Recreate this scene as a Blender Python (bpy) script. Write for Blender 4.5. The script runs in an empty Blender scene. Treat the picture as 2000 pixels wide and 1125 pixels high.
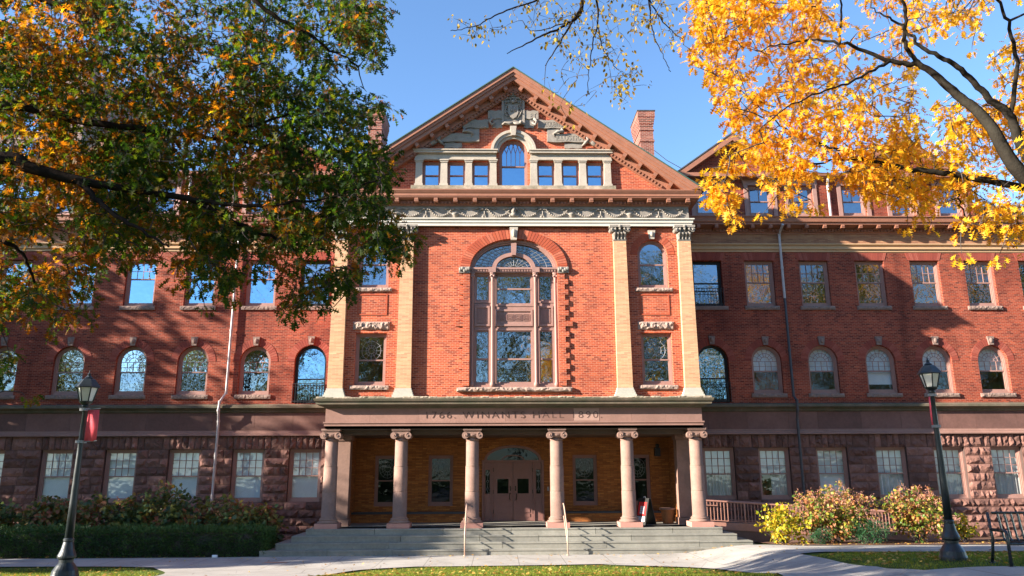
import bpy, math, random
import numpy as np
from mathutils import Vector, Matrix, noise
random.seed(7)
rng = np.random.default_rng(7)
PI = math.pi
R_ = math.radians
scn = bpy.context.scene
COL = scn.collection

# ------------------------------------------------------------------ camera, sky, sun, exposure
CAM = Vector((-0.73, -33.0, 3.377))
PITCH, YAW, ROLL, FPX = R_(13.361), R_(1.116), R_(-0.239), 1482.1
fwd = Vector((math.sin(YAW) * math.cos(PITCH), math.cos(YAW) * math.cos(PITCH), math.sin(PITCH)))
rgt = Vector((math.cos(YAW), -math.sin(YAW), 0))
upv = rgt.cross(fwd)
r2 = rgt * math.cos(ROLL) + upv * math.sin(ROLL)
u2 = -rgt * math.sin(ROLL) + upv * math.cos(ROLL)
cd = bpy.data.cameras.new('camera')
cam = bpy.data.objects.new('camera', cd)
COL.objects.link(cam)
cam.matrix_world = Matrix(((r2.x, u2.x, -fwd.x, CAM.x), (r2.y, u2.y, -fwd.y, CAM.y), (r2.z, u2.z, -fwd.z, CAM.z), (0, 0, 0, 1)))
cd.sensor_width = 36.0
cd.lens = FPX / 2000 * 36
cd.clip_end = 3000
scn.camera = cam

SUN_AZ, SUN_EL = R_(71.8), R_(19.6)       # azimuth measured from the facade's normal towards the left
sdir = Vector((-math.sin(SUN_AZ) * math.cos(SUN_EL), -math.cos(SUN_AZ) * math.cos(SUN_EL), math.sin(SUN_EL)))
w = bpy.data.worlds.new("World")
scn.world = w
w.use_nodes = True
nt = w.node_tree
bg = nt.nodes['Background']
sky = nt.nodes.new('ShaderNodeTexSky')
sky.sky_type = 'NISHITA'
sky.sun_disc = False
sky.sun_elevation = SUN_EL
sky.sun_rotation = math.atan2(sdir.x, sdir.y)
sky.air_density = 1.0
sky.dust_density = 0.15
sky.ozone_density = 4.5
nt.links.new(sky.outputs[0], bg.inputs['Color'])
bg.inputs['Strength'].default_value = 0.085
ld = bpy.data.lights.new('sun', 'SUN')
ld.energy = 5.0
ld.angle = R_(0.55)
ld.color = (1.0, 0.90, 0.76)
sun = bpy.data.objects.new('sun', ld)
sun.rotation_euler = sdir.to_track_quat('Z', 'Y').to_euler()
sun.location = (-40, -20, 40)
COL.objects.link(sun)
scn.view_settings.view_transform = 'Standard'
scn.view_settings.look = 'None'
scn.view_settings.gamma = 1
scn.view_settings.exposure = 2.08
scn.cycles.max_bounces = 8
scn.cycles.transparent_max_bounces = 16
scn.cycles.caustics_reflective = False
scn.cycles.caustics_refractive = False

# ------------------------------------------------------------------ helpers
def at(u, v, Y):
    """where the sight line through photo point (u, v) meets the plane at depth Y"""
    d = fwd + r2 * ((u - 1000) / FPX) + u2 * ((562.5 - v) / FPX)
    return CAM + d * ((Y - CAM.y) / d.y)

def link(o, parent=None):
    COL.objects.link(o)
    if parent is not None:
        o.parent = parent
    return o

def tag(o, label=None, cat=None, group=None, kind=None):
    if label: o['label'] = label
    if cat: o['category'] = cat
    if group: o['group'] = group
    if kind: o['kind'] = kind
    return o

def empty(name, loc=(0, 0, 0), rz=0, parent=None):
    o = bpy.data.objects.new(name, None)
    o.location = loc
    o.rotation_euler.z = rz
    o.empty_display_size = 0.2
    return link(o, parent)

class MB:
    def __init__(s):
        s.v, s.f = [], []
    def add(s, vs, fs):
        n = len(s.v)
        s.v += [tuple(p) for p in vs]
        s.f += [tuple(i + n for i in f) for f in fs]
    def box(s, x0, x1, y0, y1, z0, z1):
        s.add([(x0, y0, z0), (x1, y0, z0), (x1, y1, z0), (x0, y1, z0), (x0, y0, z1), (x1, y0, z1), (x1, y1, z1), (x0, y1, z1)],
              [(0, 3, 2, 1), (4, 5, 6, 7), (0, 1, 5, 4), (1, 2, 6, 5), (2, 3, 7, 6), (3, 0, 4, 7)])
    def prism(s, pts, y0, y1):
        """polygon (x, z) extruded along y"""
        n = len(pts)
        s.add([(x, y0, z) for x, z in pts] + [(x, y1, z) for x, z in pts],
              [tuple(range(n)), tuple(range(2 * n - 1, n - 1, -1))] + [(i, n + i, n + (i + 1) % n, (i + 1) % n) for i in range(n)])
    def prism_x(s, pts, x0, x1):
        n = len(pts)
        s.add([(x0, y, z) for y, z in pts] + [(x1, y, z) for y, z in pts],
              [tuple(range(n)), tuple(range(2 * n - 1, n - 1, -1))] + [(i, n + i, n + (i + 1) % n, (i + 1) % n) for i in range(n)])
    def prism_z(s, pts, z0, z1):
        n = len(pts)
        s.add([(x, y, z0) for x, y in pts] + [(x, y, z1) for x, y in pts],
              [tuple(range(n - 1, -1, -1)), tuple(range(n, 2 * n))] + [(i, (i + 1) % n, n + (i + 1) % n, n + i) for i in range(n)])
    def ring(s, A, B, y0, y1, closed=True):
        """band between outlines A (outer) and B (inner), both (x, z), from y0 to y1"""
        n = len(A)
        vs = [(x, y0, z) for x, z in A] + [(x, y0, z) for x, z in B] + [(x, y1, z) for x, z in A] + [(x, y1, z) for x, z in B]
        fs = []
        for i in range(n if closed else n - 1):
            j = (i + 1) % n
            fs += [(i, j, n + j, n + i), (2 * n + i, 3 * n + i, 3 * n + j, 2 * n + j), (i, 2 * n + i, 2 * n + j, j), (n + i, n + j, 3 * n + j, 3 * n + i)]
        if not closed:
            fs += [(0, n, 3 * n, 2 * n), (n - 1, 3 * n - 1, 4 * n - 1, 2 * n - 1)]
        s.add(vs, fs)
    def loop(s, prof, x0, x1, yf, yb):
        """moulding swept round three sides; prof = (outward, z)"""
        n = len(prof)
        vs = []
        for o, z in prof:
            vs += [(x0 - o, yb, z), (x0 - o, yf - o, z), (x1 + o, yf - o, z), (x1 + o, yb, z)]
        fs = []
        for i in range(n):
            j = (i + 1) % n
            for k in range(3):
                fs.append((4 * i + k, 4 * i + k + 1, 4 * j + k + 1, 4 * j + k))
        s.add(vs, fs)
    def tube(s, path, rad, n=6, cap=True):
        path = [Vector(p) for p in path]
        m = len(path)
        if not hasattr(rad, '__len__'):
            rad = [rad] * m
        vs, fs = [], []
        ref = None
        for i, p in enumerate(path):
            d = (path[min(i + 1, m - 1)] - path[max(i - 1, 0)])
            if d.length < 1e-9: d = Vector((0, 0, 1))
            d.normalize()
            if ref is None:
                ref = Vector((1, 0, 0)) if abs(d.x) < 0.8 else Vector((0, 1, 0))
            a = d.cross(ref).normalized()
            b = d.cross(a)
            ref = -b if False else a.cross(d)
            for k in range(n):
                t = 2 * PI * k / n
                vs.append(p + (a * math.cos(t) + b * math.sin(t)) * rad[i])
        for i in range(m - 1):
            for k in range(n):
                fs.append((i * n + k, i * n + (k + 1) % n, (i + 1) * n + (k + 1) % n, (i + 1) * n + k))
        if cap:
            fs += [tuple(range(n - 1, -1, -1)), tuple((m - 1) * n + k for k in range(n))]
        s.add(vs, fs)
    def lathe(s, prof, cx=0, cy=0, n=24):
        m = len(prof)
        vs = [(cx + r * math.cos(2 * PI * k / n), cy + r * math.sin(2 * PI * k / n), z) for r, z in prof for k in range(n)]
        fs = [(i * n + k, i * n + (k + 1) % n, (i + 1) * n + (k + 1) % n, (i + 1) * n + k) for i in range(m - 1) for k in range(n)]
        fs += [tuple(range(n - 1, -1, -1)), tuple((m - 1) * n + k for k in range(n))]
        s.add(vs, fs)
    def cyl_y(s, cx, cz, r, y0, y1, n=20):
        s.prism([(cx + r * math.cos(2 * PI * k / n), cz + r * math.sin(2 * PI * k / n)) for k in range(n)], y0, y1)
    def ball(s, c, r, n=8, m=5, sq=(1, 1, 1)):
        vs, fs = [], []
        for i in range(m + 1):
            a = PI * i / m
            for k in range(n):
                b = 2 * PI * k / n
                vs.append((c[0] + r * sq[0] * math.sin(a) * math.cos(b), c[1] + r * sq[1] * math.sin(a) * math.sin(b), c[2] + r * sq[2] * math.cos(a)))
        for i in range(m):
            for k in range(n):
                fs.append((i * n + k, (i + 1) * n + k, (i + 1) * n + (k + 1) % n, i * n + (k + 1) % n))
        s.add(vs, fs)
    def rock(s, x0, x1, z0, z1, y, amp, back=0.05, step=0.13):
        """rock-faced stone whose face stands out of the plane y towards -y"""
        nx = max(3, int((x1 - x0) / step) + 1)
        nz = max(3, int((z1 - z0) / step) + 1)
        off = Vector((random.uniform(0, 99), random.uniform(0, 99), random.uniform(0, 99)))
        lift = random.uniform(0.5, 1.0)
        vs, fs = [], []
        for j in range(nz + 1):
            for i in range(nx + 1):
                tx, tz = i / nx, j / nz
                e = min(tx * (x1 - x0), (1 - tx) * (x1 - x0), tz * (z1 - z0), (1 - tz) * (z1 - z0))
                if i in (0, nx) or j in (0, nz):
                    d = 0.0
                    jx = jz = 0
                else:
                    p = Vector((tx * (x1 - x0), 0, tz * (z1 - z0)))
                    d = amp * lift * (0.62 + 0.45 * noise.noise(p * 2.6 + off) + random.uniform(-.42, .42)) * min(1, 0.55 + e / 0.22)
                    jx, jz = random.uniform(-.32, .32) * (x1 - x0) / nx, random.uniform(-.32, .32) * (z1 - z0) / nz
                vs.append((x0 + tx * (x1 - x0) + jx, y - d, z0 + tz * (z1 - z0) + jz))
        W = nx + 1
        for j in range(nz):
            for i in range(nx):
                a = j * W + i
                if random.random() < .5:
                    fs += [(a, a + 1, a + W + 1), (a, a + W + 1, a + W)]
                else:
                    fs += [(a, a + 1, a + W), (a + 1, a + W + 1, a + W)]
        s.add(vs, fs)
        n = len(s.v)
        s.v += [(x0, y, z0), (x1, y, z0), (x1, y, z1), (x0, y, z1), (x0, y + back, z0), (x1, y + back, z0), (x1, y + back, z1), (x0, y + back, z1)]
        s.f += [(n, n + 4, n + 5, n + 1), (n + 1, n + 5, n + 6, n + 2), (n + 2, n + 6, n + 7, n + 3), (n + 3, n + 7, n + 4, n)]
    def build(s, name, mat, parent=None, smooth=False, loc=None):
        me = bpy.data.meshes.new(name)
        me.from_pydata(s.v, [], s.f)
        me.materials.append(mat)
        if smooth:
            me.polygons.foreach_set('use_smooth', [True] * len(me.polygons))
        o = bpy.data.objects.new(name, me)
        if loc is not None: o.location = loc
        return link(o, parent)

def np_mesh(name, V, F, mat, parent=None, smooth=False):
    me = bpy.data.meshes.new(name)
    V = np.asarray(V, dtype=np.float32)
    F = np.asarray(F, dtype=np.int32)
    me.vertices.add(len(V))
    me.vertices.foreach_set('co', V.ravel())
    k = F.shape[1]
    me.loops.add(F.size)
    me.loops.foreach_set('vertex_index', F.ravel())
    me.polygons.add(len(F))
    me.polygons.foreach_set('loop_start', np.arange(0, F.size, k, dtype=np.int32))
    if smooth:
        me.polygons.foreach_set('use_smooth', [True] * len(F))
    me.update(calc_edges=True)
    me.validate()
    me.materials.append(mat)
    return link(bpy.data.objects.new(name, me), parent)

def filled(name, outer, holes, y0, y1, mat, parent=None):
    """a wall: outline with real openings cut through it"""
    cu = bpy.data.curves.new('outline', 'CURVE')
    cu.dimensions = '2D'
    cu.fill_mode = 'BOTH'
    cu.extrude = (y1 - y0) / 2
    for pts in [outer] + list(holes):
        sp = cu.splines.new('POLY')
        sp.points.add(len(pts) - 1)
        for p, (x, z) in zip(sp.points, pts):
            p.co = (x, z, 0, 1)
        sp.use_cyclic_u = True
    ob = bpy.data.objects.new('outline', cu)
    COL.objects.link(ob)
    dg = bpy.context.evaluated_depsgraph_get()
    me = bpy.data.meshes.new_from_object(ob.evaluated_get(dg))
    bpy.data.objects.remove(ob)
    bpy.data.curves.remove(cu)
    ym = (y0 + y1) / 2
    co = np.zeros(len(me.vertices) * 3, dtype=np.float32)
    me.vertices.foreach_get('co', co)
    co = co.reshape(-1, 3)
    me.vertices.foreach_set('co', np.stack([co[:, 0], ym - co[:, 2], co[:, 1]], 1).ravel())
    me.polygons.foreach_set('use_smooth', [False] * len(me.polygons))
    me.update()
    me.materials.clear()
    me.materials.append(mat)
    me.name = name
    return link(bpy.data.objects.new(name, me), parent)

def text_mesh(name, body, size, loc, mat, parent=None, width=None, rot=(PI / 2, 0, 0), thick=0.004, spacing=1.0, off=0.0):
    cu = bpy.data.curves.new('letters', 'FONT')
    cu.body = body
    cu.size = size
    cu.extrude = thick
    cu.align_x = 'CENTER'
    cu.space_character = spacing
    cu.offset = off
    ob = bpy.data.objects.new('letters', cu)
    COL.objects.link(ob)
    dg = bpy.context.evaluated_depsgraph_get()
    me = bpy.data.meshes.new_from_object(ob.evaluated_get(dg))
    bpy.data.objects.remove(ob)
    bpy.data.curves.remove(cu)
    if width:
        xs = [v.co.x for v in me.vertices]
        k = width / (max(xs) - min(xs))
        for v in me.vertices: v.co.x *= k
    me.materials.clear()
    me.materials.append(mat)
    me.name = name
    o = bpy.data.objects.new(name, me)
    o.location = loc
    o.rotation_euler = rot
    return link(o, parent)

def copy_tree(o, parent=None):
    c = o.copy()
    COL.objects.link(c)
    c.parent = parent
    for ch in list(o.children):
        copy_tree(ch, c)
    return c

# ------------------------------------------------------------------ materials
class NT:
    def __init__(s, name):
        s.m = bpy.data.materials.new(name)
        s.m.use_nodes = True
        s.t = s.m.node_tree
        s.b = s.t.nodes['Principled BSDF']
        s.out = s.t.nodes['Material Output']
    def n(s, typ, **kw):
        nd = s.t.nodes.new('ShaderNode' + typ)
        for k, v in kw.items():
            if k in nd.inputs: nd.inputs[k].default_value = v
            else: setattr(nd, k, v)
        return nd
    def l(s, a, b):
        s.t.links.new(a, b)
    def math(s, op, a, b=None, clamp=False):
        nd = s.t.nodes.new('ShaderNodeMath')
        nd.operation = op
        nd.use_clamp = clamp
        for i, x in enumerate((a, b)):
            if x is None: continue
            if isinstance(x, (int, float)): nd.inputs[i].default_value = x
            else: s.l(x, nd.inputs[i])
        return nd.outputs[0]
    def mix(s, fac, a, b, mode='MIX'):
        nd = s.t.nodes.new('ShaderNodeMix')
        nd.data_type = 'RGBA'
        nd.blend_type = mode
        nd.clamp_factor = True
        for sock, x in ((nd.inputs[0], fac), (nd.inputs[6], a), (nd.inputs[7], b)):
            if isinstance(x, (int, float)): sock.default_value = x
            elif isinstance(x, (tuple, list)): sock.default_value = (*x, 1)
            else: s.l(x, sock)
        return nd.outputs[2]
    def noise(s, vec, scale, detail=4, rough=.55, dim='3D'):
        nd = s.n('TexNoise', Scale=scale, Detail=detail, Roughness=rough)
        if vec is not None: s.l(vec, nd.inputs['Vector'])
        return nd.outputs['Fac']
    def ramp(s, fac, stops):
        nd = s.t.nodes.new('ShaderNodeValToRGB')
        el = nd.color_ramp.elements
        while len(el) < len(stops): el.new(.5)
        for e, (p, c) in zip(el, stops):
            e.position = p
            e.color = (*c, 1) if len(c) == 3 else c
        s.l(fac, nd.inputs[0])
        return nd.outputs[0]
    def remap(s, x, a, b, c, d):
        nd = s.n('MapRange')
        nd.inputs[1].default_value, nd.inputs[2].default_value, nd.inputs[3].default_value, nd.inputs[4].default_value = a, b, c, d
        s.l(x, nd.inputs[0])
        return nd.outputs[0]
    def coord(s):
        return s.n('TexCoord').outputs['Object']
    def wallvec(s):
        tc = s.n('TexCoord')
        p = s.n('SeparateXYZ'); s.l(tc.outputs['Object'], p.inputs[0])
        q = s.n('SeparateXYZ'); s.l(tc.outputs['Normal'], q.inputs[0])
        side = s.math('GREATER_THAN', s.math('ABSOLUTE', q.outputs[0]), .6)
        u = s.math('ADD', s.math('MULTIPLY', p.outputs[0], s.math('SUBTRACT', 1.0, side)), s.math('MULTIPLY', p.outputs[1], side))
        c = s.n('CombineXYZ')
        s.l(u, c.inputs[0]); s.l(p.outputs[2], c.inputs[1])
        return c.outputs[0], tc.outputs['Object'], p.outputs[2]
    def bump(s, h, strength=.4, dist=.01):
        nd = s.n('Bump', Strength=strength, Distance=dist)
        s.l(h, nd.inputs['Height'])
        s.l(nd.outputs[0], s.b.inputs['Normal'])
    def done(s, col, rough=.8, spec=.3):
        if col is not None:
            if isinstance(col, (tuple, list)): s.b.inputs['Base Color'].default_value = (*col, 1)
            else: s.l(col, s.b.inputs['Base Color'])
        if isinstance(rough, (int, float)): s.b.inputs['Roughness'].default_value = rough
        else: s.l(rough, s.b.inputs['Roughness'])
        s.b.inputs['Specular IOR Level'].default_value = spec
        return s.m

def brick_mat(name, c1, c2, mortar, bw=.225, rh=.079, stain=.5, msize=.009, pale=.25, tvar=1.0):
    k = NT(name)
    vec, pos, z = k.wallvec()
    br = k.n('TexBrick', Scale=1.0)
    br.inputs['Brick Width'].default_value = bw
    br.inputs['Row Height'].default_value = rh
    br.inputs['Mortar Size'].default_value = msize
    br.inputs['Mortar Smooth'].default_value = .2
    br.inputs['Bias'].default_value = -.1
    br.inputs['Color1'].default_value = (*c1, 1)
    br.inputs['Color2'].default_value = (*c2, 1)
    br.inputs['Mortar'].default_value = (*mortar, 1)
    k.l(vec, br.inputs['Vector'])
    sp = k.n('SeparateXYZ'); k.l(vec, sp.inputs[0])
    row = k.math('FLOOR', k.math('DIVIDE', sp.outputs[1], rh))
    even = k.math('SUBTRACT', 1.0, k.math('ABSOLUTE', k.math('MODULO', row, 2.0)))
    num = k.math('FLOOR', k.math('ADD', k.math('DIVIDE', sp.outputs[0], bw), k.math('MULTIPLY', even, .5)))
    cid = k.n('CombineXYZ'); k.l(num, cid.inputs[0]); k.l(row, cid.inputs[1])
    wn = k.n('TexWhiteNoise', noise_dimensions='2D'); k.l(cid.outputs[0], wn.inputs['Vector'])
    tone = k.ramp(wn.outputs['Value'], [(0, (.48, .42, .50)), (.16, (.66, .58, .62)), (.3, (.92, .92, .92)), (.72, (1.04, 1.02, 1.0)), (.92, (1.15, 1.25, 1.2)), (1, (1.3, 1.6, 1.6))])
    bcol = k.mix(k.math('MULTIPLY', k.math('SUBTRACT', 1.0, br.outputs['Fac']), tvar), br.outputs['Color'], k.mix(1.0, br.outputs['Color'], tone, 'MULTIPLY'))
    # soot, faded patches and long faint streaks, each with a place of its own on the wall
    n1 = k.noise(pos, .35, 5, .6)
    n2 = k.noise(pos, 2.3, 5, .65)
    sv = k.n('Mapping'); sv.inputs['Scale'].default_value = (1.3, 1.3, .12); k.l(pos, sv.inputs[0])
    n3 = k.noise(sv.outputs[0], 1.0, 5, .6)
    rowv = k.n('Mapping'); rowv.inputs['Scale'].default_value = (1.1, 1.1, 12.6); k.l(pos, rowv.inputs[0])
    n4 = k.noise(rowv.outputs[0], 1.0, 2, .5)
    col = k.mix(k.remap(n4, .3, .75, 0, .5), bcol, k.mix(1.0, bcol, (.66, .56, .58), 'MULTIPLY'))
    col = k.mix(k.remap(n1, .40, .70, 0, stain), col, k.mix(1.0, col, (.50, .44, .47), 'MULTIPLY'))
    col = k.mix(k.remap(n3, .54, .80, 0, stain), col, k.mix(1.0, col, (.45, .42, .45), 'MULTIPLY'))
    col = k.mix(k.remap(n2, .58, .85, 0, pale), col, tuple(min(1, a * 1.5 + .10) for a in c1))
    k.bump(br.outputs['Fac'], -.5, .012)
    return k.done(col, .86, .25)

def stone_mat(name, c, var=.25, scale=2.5, rough=.85, island=0.0, moss=None, bump=.25, bscale=30):
    k = NT(name)
    pos = k.coord()
    n1, n2 = k.noise(pos, scale, 6, .65), k.noise(pos, scale * 7, 4, .6)
    f = k.math('ADD', k.math('MULTIPLY', n1, .65), k.math('MULTIPLY', n2, .35))
    col = k.ramp(f, [(.28, tuple(a * (1 - var) for a in c)), (.5, c), (.72, tuple(min(1, a * (1 + var)) for a in c))])
    if island:
        g = k.n('NewGeometry')
        col = k.mix(1.0, col, k.ramp(g.outputs['Random Per Island'], [(0, (1 - island,) * 3), (.5, (1, .97, .95)), (1, (1 + island, 1 + island * .9, 1 + island * .8))]), 'MULTIPLY')
    if moss is not None:
        n3 = k.noise(pos, 1.1, 6, .7)
        col = k.mix(k.remap(n3, .38, .66, 0, .85), col, moss)
    k.bump(k.noise(pos, bscale, 5, .7), bump, .02)
    return k.done(col, rough, .25)

def plain_mat(name, c, rough=.5, spec=.4, metal=0.0, var=.12, scale=4):
    k = NT(name)
    n = k.noise(k.coord(), scale, 5, .65)
    col = k.ramp(n, [(.3, tuple(a * (1 - var) for a in c)), (.7, tuple(min(1, a * (1 + var)) for a in c))])
    k.b.inputs['Metallic'].default_value = metal
    return k.done(col, k.remap(n, .3, .7, rough * .85, min(1, rough * 1.15)), spec)

def glass_mat(name, refl=.42, tint=(.55, .6, .62), rough=.01, gcol=(.72, .86, 1.0)):  # gcol tints the gloss so that mirrored sky turns bluer
    k = NT(name)
    tr = k.n('BsdfTransparent'); tr.inputs[0].default_value = (*tint, 1)
    gl = k.n('BsdfGlossy'); gl.inputs['Roughness'].default_value = rough
    gl.inputs['Color'].default_value = (*gcol, 1)
    pos = k.n('NewGeometry').outputs['Position']
    bp = k.n('Bump', Strength=.14, Distance=.05)
    k.l(k.math('ADD', k.noise(pos, 1.5, 2, .5), k.math('MULTIPLY', k.noise(pos, 6, 2, .5), .18)), bp.inputs['Height'])
    k.l(bp.outputs[0], gl.inputs['Normal'])
    lw = k.n('LayerWeight', Blend=.25)
    mx = k.n('MixShader')
    k.l(k.math('ADD', k.math('MULTIPLY', lw.outputs['Fresnel'], .5), refl, True), mx.inputs[0])
    k.l(tr.outputs[0], mx.inputs[1]); k.l(gl.outputs[0], mx.inputs[2])
    k.l(mx.outputs[0], k.out.inputs[0])
    return k.m

def leaf_mat(name, stops, patch=.5, patch_scale=.6, trans=.4, rough=.5, gain=1.0, turn=None):
    """leaves: the colour varies leaf by leaf and branch by branch"""
    k = NT(name)
    g = k.n('NewGeometry')
    n = k.noise(g.outputs['Position'], patch_scale, 3, .6)
    f = k.math('ADD', k.math('MULTIPLY', g.outputs['Random Per Island'], 1 - patch), k.math('MULTIPLY', k.remap(n, .28, .72, 0, 1), patch))
    if turn:        # one side of the crown has turned further than the other
        sp = k.n('SeparateXYZ'); k.l(g.outputs['Position'], sp.inputs[0])
        f = k.math('ADD', f, k.remap(sp.outputs[0], turn[0], turn[1], turn[2], turn[3]))
    col = k.ramp(f, stops)
    k.done(col, rough, .3)
    tb = k.n('BsdfTranslucent')
    k.l(k.mix(1.0, col, (1.5 * gain, 1.35 * gain, .8 * gain), 'MULTIPLY'), tb.inputs[0])
    mx = k.n('MixShader'); mx.inputs[0].default_value = trans
    k.l(k.b.outputs[0], mx.inputs[1]); k.l(tb.outputs[0], mx.inputs[2])
    k.l(mx.outputs[0], k.out.inputs[0])
    return k.m

M = {}
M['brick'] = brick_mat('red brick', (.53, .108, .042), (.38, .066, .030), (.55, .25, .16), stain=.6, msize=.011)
M['wing_brick'] = brick_mat('wing brick', (.335, .056, .024), (.20, .032, .017), (.34, .15, .10), stain=.9, pale=.22, msize=.011)  # same brick as the pavilion, darkened to deepen the shade on the wings
M['chimney_brick'] = brick_mat('chimney brick', (.30, .080, .050), (.19, .045, .033), (.36, .24, .19), stain=.6, msize=.014)
M['arch_brick'] = NT('arch brick').m
k = NT('voussoir brick'); g = k.n('NewGeometry')
M['voussoir'] = k.done(k.mix(k.noise(k.coord(), 9, 3), k.ramp(g.outputs['Random Per Island'], [(0, (.32, .055, .022)), (.6, (.45, .09, .032)), (1, (.55, .18, .10))]), (.3, .07, .045)), .85, .25)
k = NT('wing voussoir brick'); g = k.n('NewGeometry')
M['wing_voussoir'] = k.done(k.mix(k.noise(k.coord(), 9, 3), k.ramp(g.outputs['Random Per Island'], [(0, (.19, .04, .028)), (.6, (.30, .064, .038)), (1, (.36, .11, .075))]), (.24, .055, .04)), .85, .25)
M['tan_brick'] = brick_mat('tan roman brick', (.60, .345, .19), (.50, .26, .135), (.54, .39, .25), bw=.30, rh=.06, stain=.12, msize=.007, pale=.2, tvar=.35)
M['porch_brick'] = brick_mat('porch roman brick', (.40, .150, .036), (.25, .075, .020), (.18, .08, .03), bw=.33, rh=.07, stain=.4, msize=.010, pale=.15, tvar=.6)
M['wing_tan'] = brick_mat('wing tan brick', (.38, .19, .10), (.31, .14, .075), (.36, .22, .14), bw=.30, rh=.06, stain=.3, msize=.007, pale=.15, tvar=.6)  # darker version of the tan brick, for the wings
M['brownstone'] = stone_mat('brownstone ashlar', (.145, .076, .064), .3, 1.2, island=.22)
M['rockface'] = stone_mat('rock faced brownstone', (.165, .085, .069), .36, 2.2, island=.38, bump=.8, bscale=16)
M['mortar'] = stone_mat('dark joint mortar', (.075, .048, .042), .2)
M['smoothstone'] = stone_mat('dressed brownstone', (.255, .148, .122), .2, 1.1, island=.13)
M['columnstone'] = stone_mat('column stone', (.225, .138, .11), .28, 1.5, .75, bump=.12)
M['plinthstone'] = stone_mat('pink base stone', (.42, .21, .17), .12, 2)
M['moss'] = stone_mat('mossy cornice stone', (.145, .11, .08), .4, 2.0, moss=(.075, .08, .05), bump=.4)
M['moss_light'] = stone_mat('weathered ledge stone', (.42, .34, .26), .5, 5.0, moss=(.12, .115, .075), bump=.5)
M['sillstone'] = stone_mat('rough sill stone', (.31, .22, .18), .35, 4, bump=.5)
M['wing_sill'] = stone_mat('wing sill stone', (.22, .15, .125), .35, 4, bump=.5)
M['limestone'] = stone_mat('pale limestone', (.39, .335, .275), .25, 1.8, moss=None, bump=.25)
M['carved'] = stone_mat('carved limestone', (.245, .215, .185), .3, 4, bump=.35)
M['whiteband'] = stone_mat('white painted band', (.54, .50, .43), .12, 1.5, .7, bump=.1)
M['pilaster_base'] = stone_mat('grey base stone', (.42, .40, .34), .15, 2)
M['buffband'] = stone_mat('buff stone band', (.47, .30, .17), .12, 1.5)
M['trim'] = plain_mat('brown painted trim', (.29, .125, .078), .55, .35, var=.1)
M['trim_pink'] = plain_mat('dusty rose window paint', (.31, .175, .145), .55, .35, var=.08)
M['trim_dark'] = plain_mat('dark rose door paint', (.20, .098, .085), .5, .35, var=.08)
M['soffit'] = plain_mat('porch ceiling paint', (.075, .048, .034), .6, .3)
M['iron'] = plain_mat('black iron', (.012, .012, .014), .45, .45)
M['iron_paint'] = plain_mat('lamp post paint', (.013, .018, .022), .38, .5, var=.3, scale=6)
M['rail_paint'] = plain_mat('brown rail paint', (.34, .17, .13), .5, .4)
M['rail_tan'] = plain_mat('tan handrail paint', (.50, .33, .25), .45, .4)
M['bronze'] = plain_mat('dark bronze', (.05, .035, .025), .4, .5, metal=.6)
M['pipe'] = plain_mat('grey downspout paint', (.40, .36, .35), .5, .4)
M['pipe_dark'] = plain_mat('black downspout paint', (.045, .043, .05), .5, .4)
M['roof'] = plain_mat('slate roof', (.07, .075, .08), .7, .3, var=.3)
M['copper'] = plain_mat('green copper edge', (.05, .10, .085), .7, .3)
M['bluestone'] = stone_mat('bluestone steps', (.225, .218, .19), .3, 1.4, .8, island=.1, bump=.2)
M['interior'] = plain_mat('plaster interior', (.14, .13, .12), .9, .1)
M['glass'] = glass_mat('window glass', .36)
M['glass_sky'] = glass_mat('bright window glass', .6, gcol=(.5, .78, 1.0))  # blue of the reflected sky put into the gloss colour
M['glass_mid'] = glass_mat('old window glass', .20, (.45, .48, .5), gcol=(.92, .95, 1.0))
M['glass_pale'] = glass_mat('pale sky glass', .6, gcol=(.78, .90, 1.0))  # paler sky reflection, also tinted into the gloss
M['glass_clear'] = glass_mat('clear window glass', .085, (.92, .94, .95))
M['glass_dim'] = glass_mat('porch glass', .015, (.22, .24, .27))
M['glass_old'] = glass_mat('leaded glass', .30, (.35, .42, .5), .05)
M['blind'] = plain_mat('white window blind', (.78, .80, .82), .9, .1, var=.05)
M['curtain'] = plain_mat('pale curtain cloth', (.55, .55, .54), .95, .1, var=.08)
M['lead'] = plain_mat('pale leading', (.24, .25, .27), .5, .4)
M['concrete'] = None
k = NT('concrete walk'); p = k.coord()
n1, n2 = k.noise(p, .6, 6, .65), k.noise(p, 22, 4, .6)
col = k.ramp(k.math('ADD', k.math('MULTIPLY', n1, .6), k.math('MULTIPLY', n2, .4)), [(.28, (.24, .22, .20)), (.5, (.36, .335, .305)), (.75, (.46, .43, .395))])
sp = k.n('SeparateXYZ'); k.l(p, sp.inputs[0])
jx = k.math('LESS_THAN', k.math('ABSOLUTE', k.math('SUBTRACT', k.math('FRACT', k.math('DIVIDE', k.math('ADD', sp.outputs[0], 60.3), 1.7)), .5)), .009)
jy = k.math('LESS_THAN', k.math('ABSOLUTE', k.math('SUBTRACT', k.math('FRACT', k.math('DIVIDE', k.math('ADD', sp.outputs[1], 60.9), 1.6)), .5)), .009)
col = k.mix(k.math('MULTIPLY', k.math('MAXIMUM', jx, jy), .65), col, (.12, .11, .10))
vor = k.n('TexVoronoi', Scale=.45, feature='DISTANCE_TO_EDGE'); k.l(p, vor.inputs['Vector'])
col = k.mix(k.math('MULTIPLY', k.math('LESS_THAN', vor.outputs['Distance'], .004), .5), col, (.13, .12, .11))
n3 = k.noise(p, .23, 5, .7)
col = k.mix(k.remap(n3, .5, .72, 0, .5), col, k.mix(1.0, col, (.62, .60, .58), 'MULTIPLY'))
k.bump(n2, .2, .01)
M['concrete'] = k.done(col, .9, .2)
k = NT('lawn soil and turf'); p = k.coord()
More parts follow.
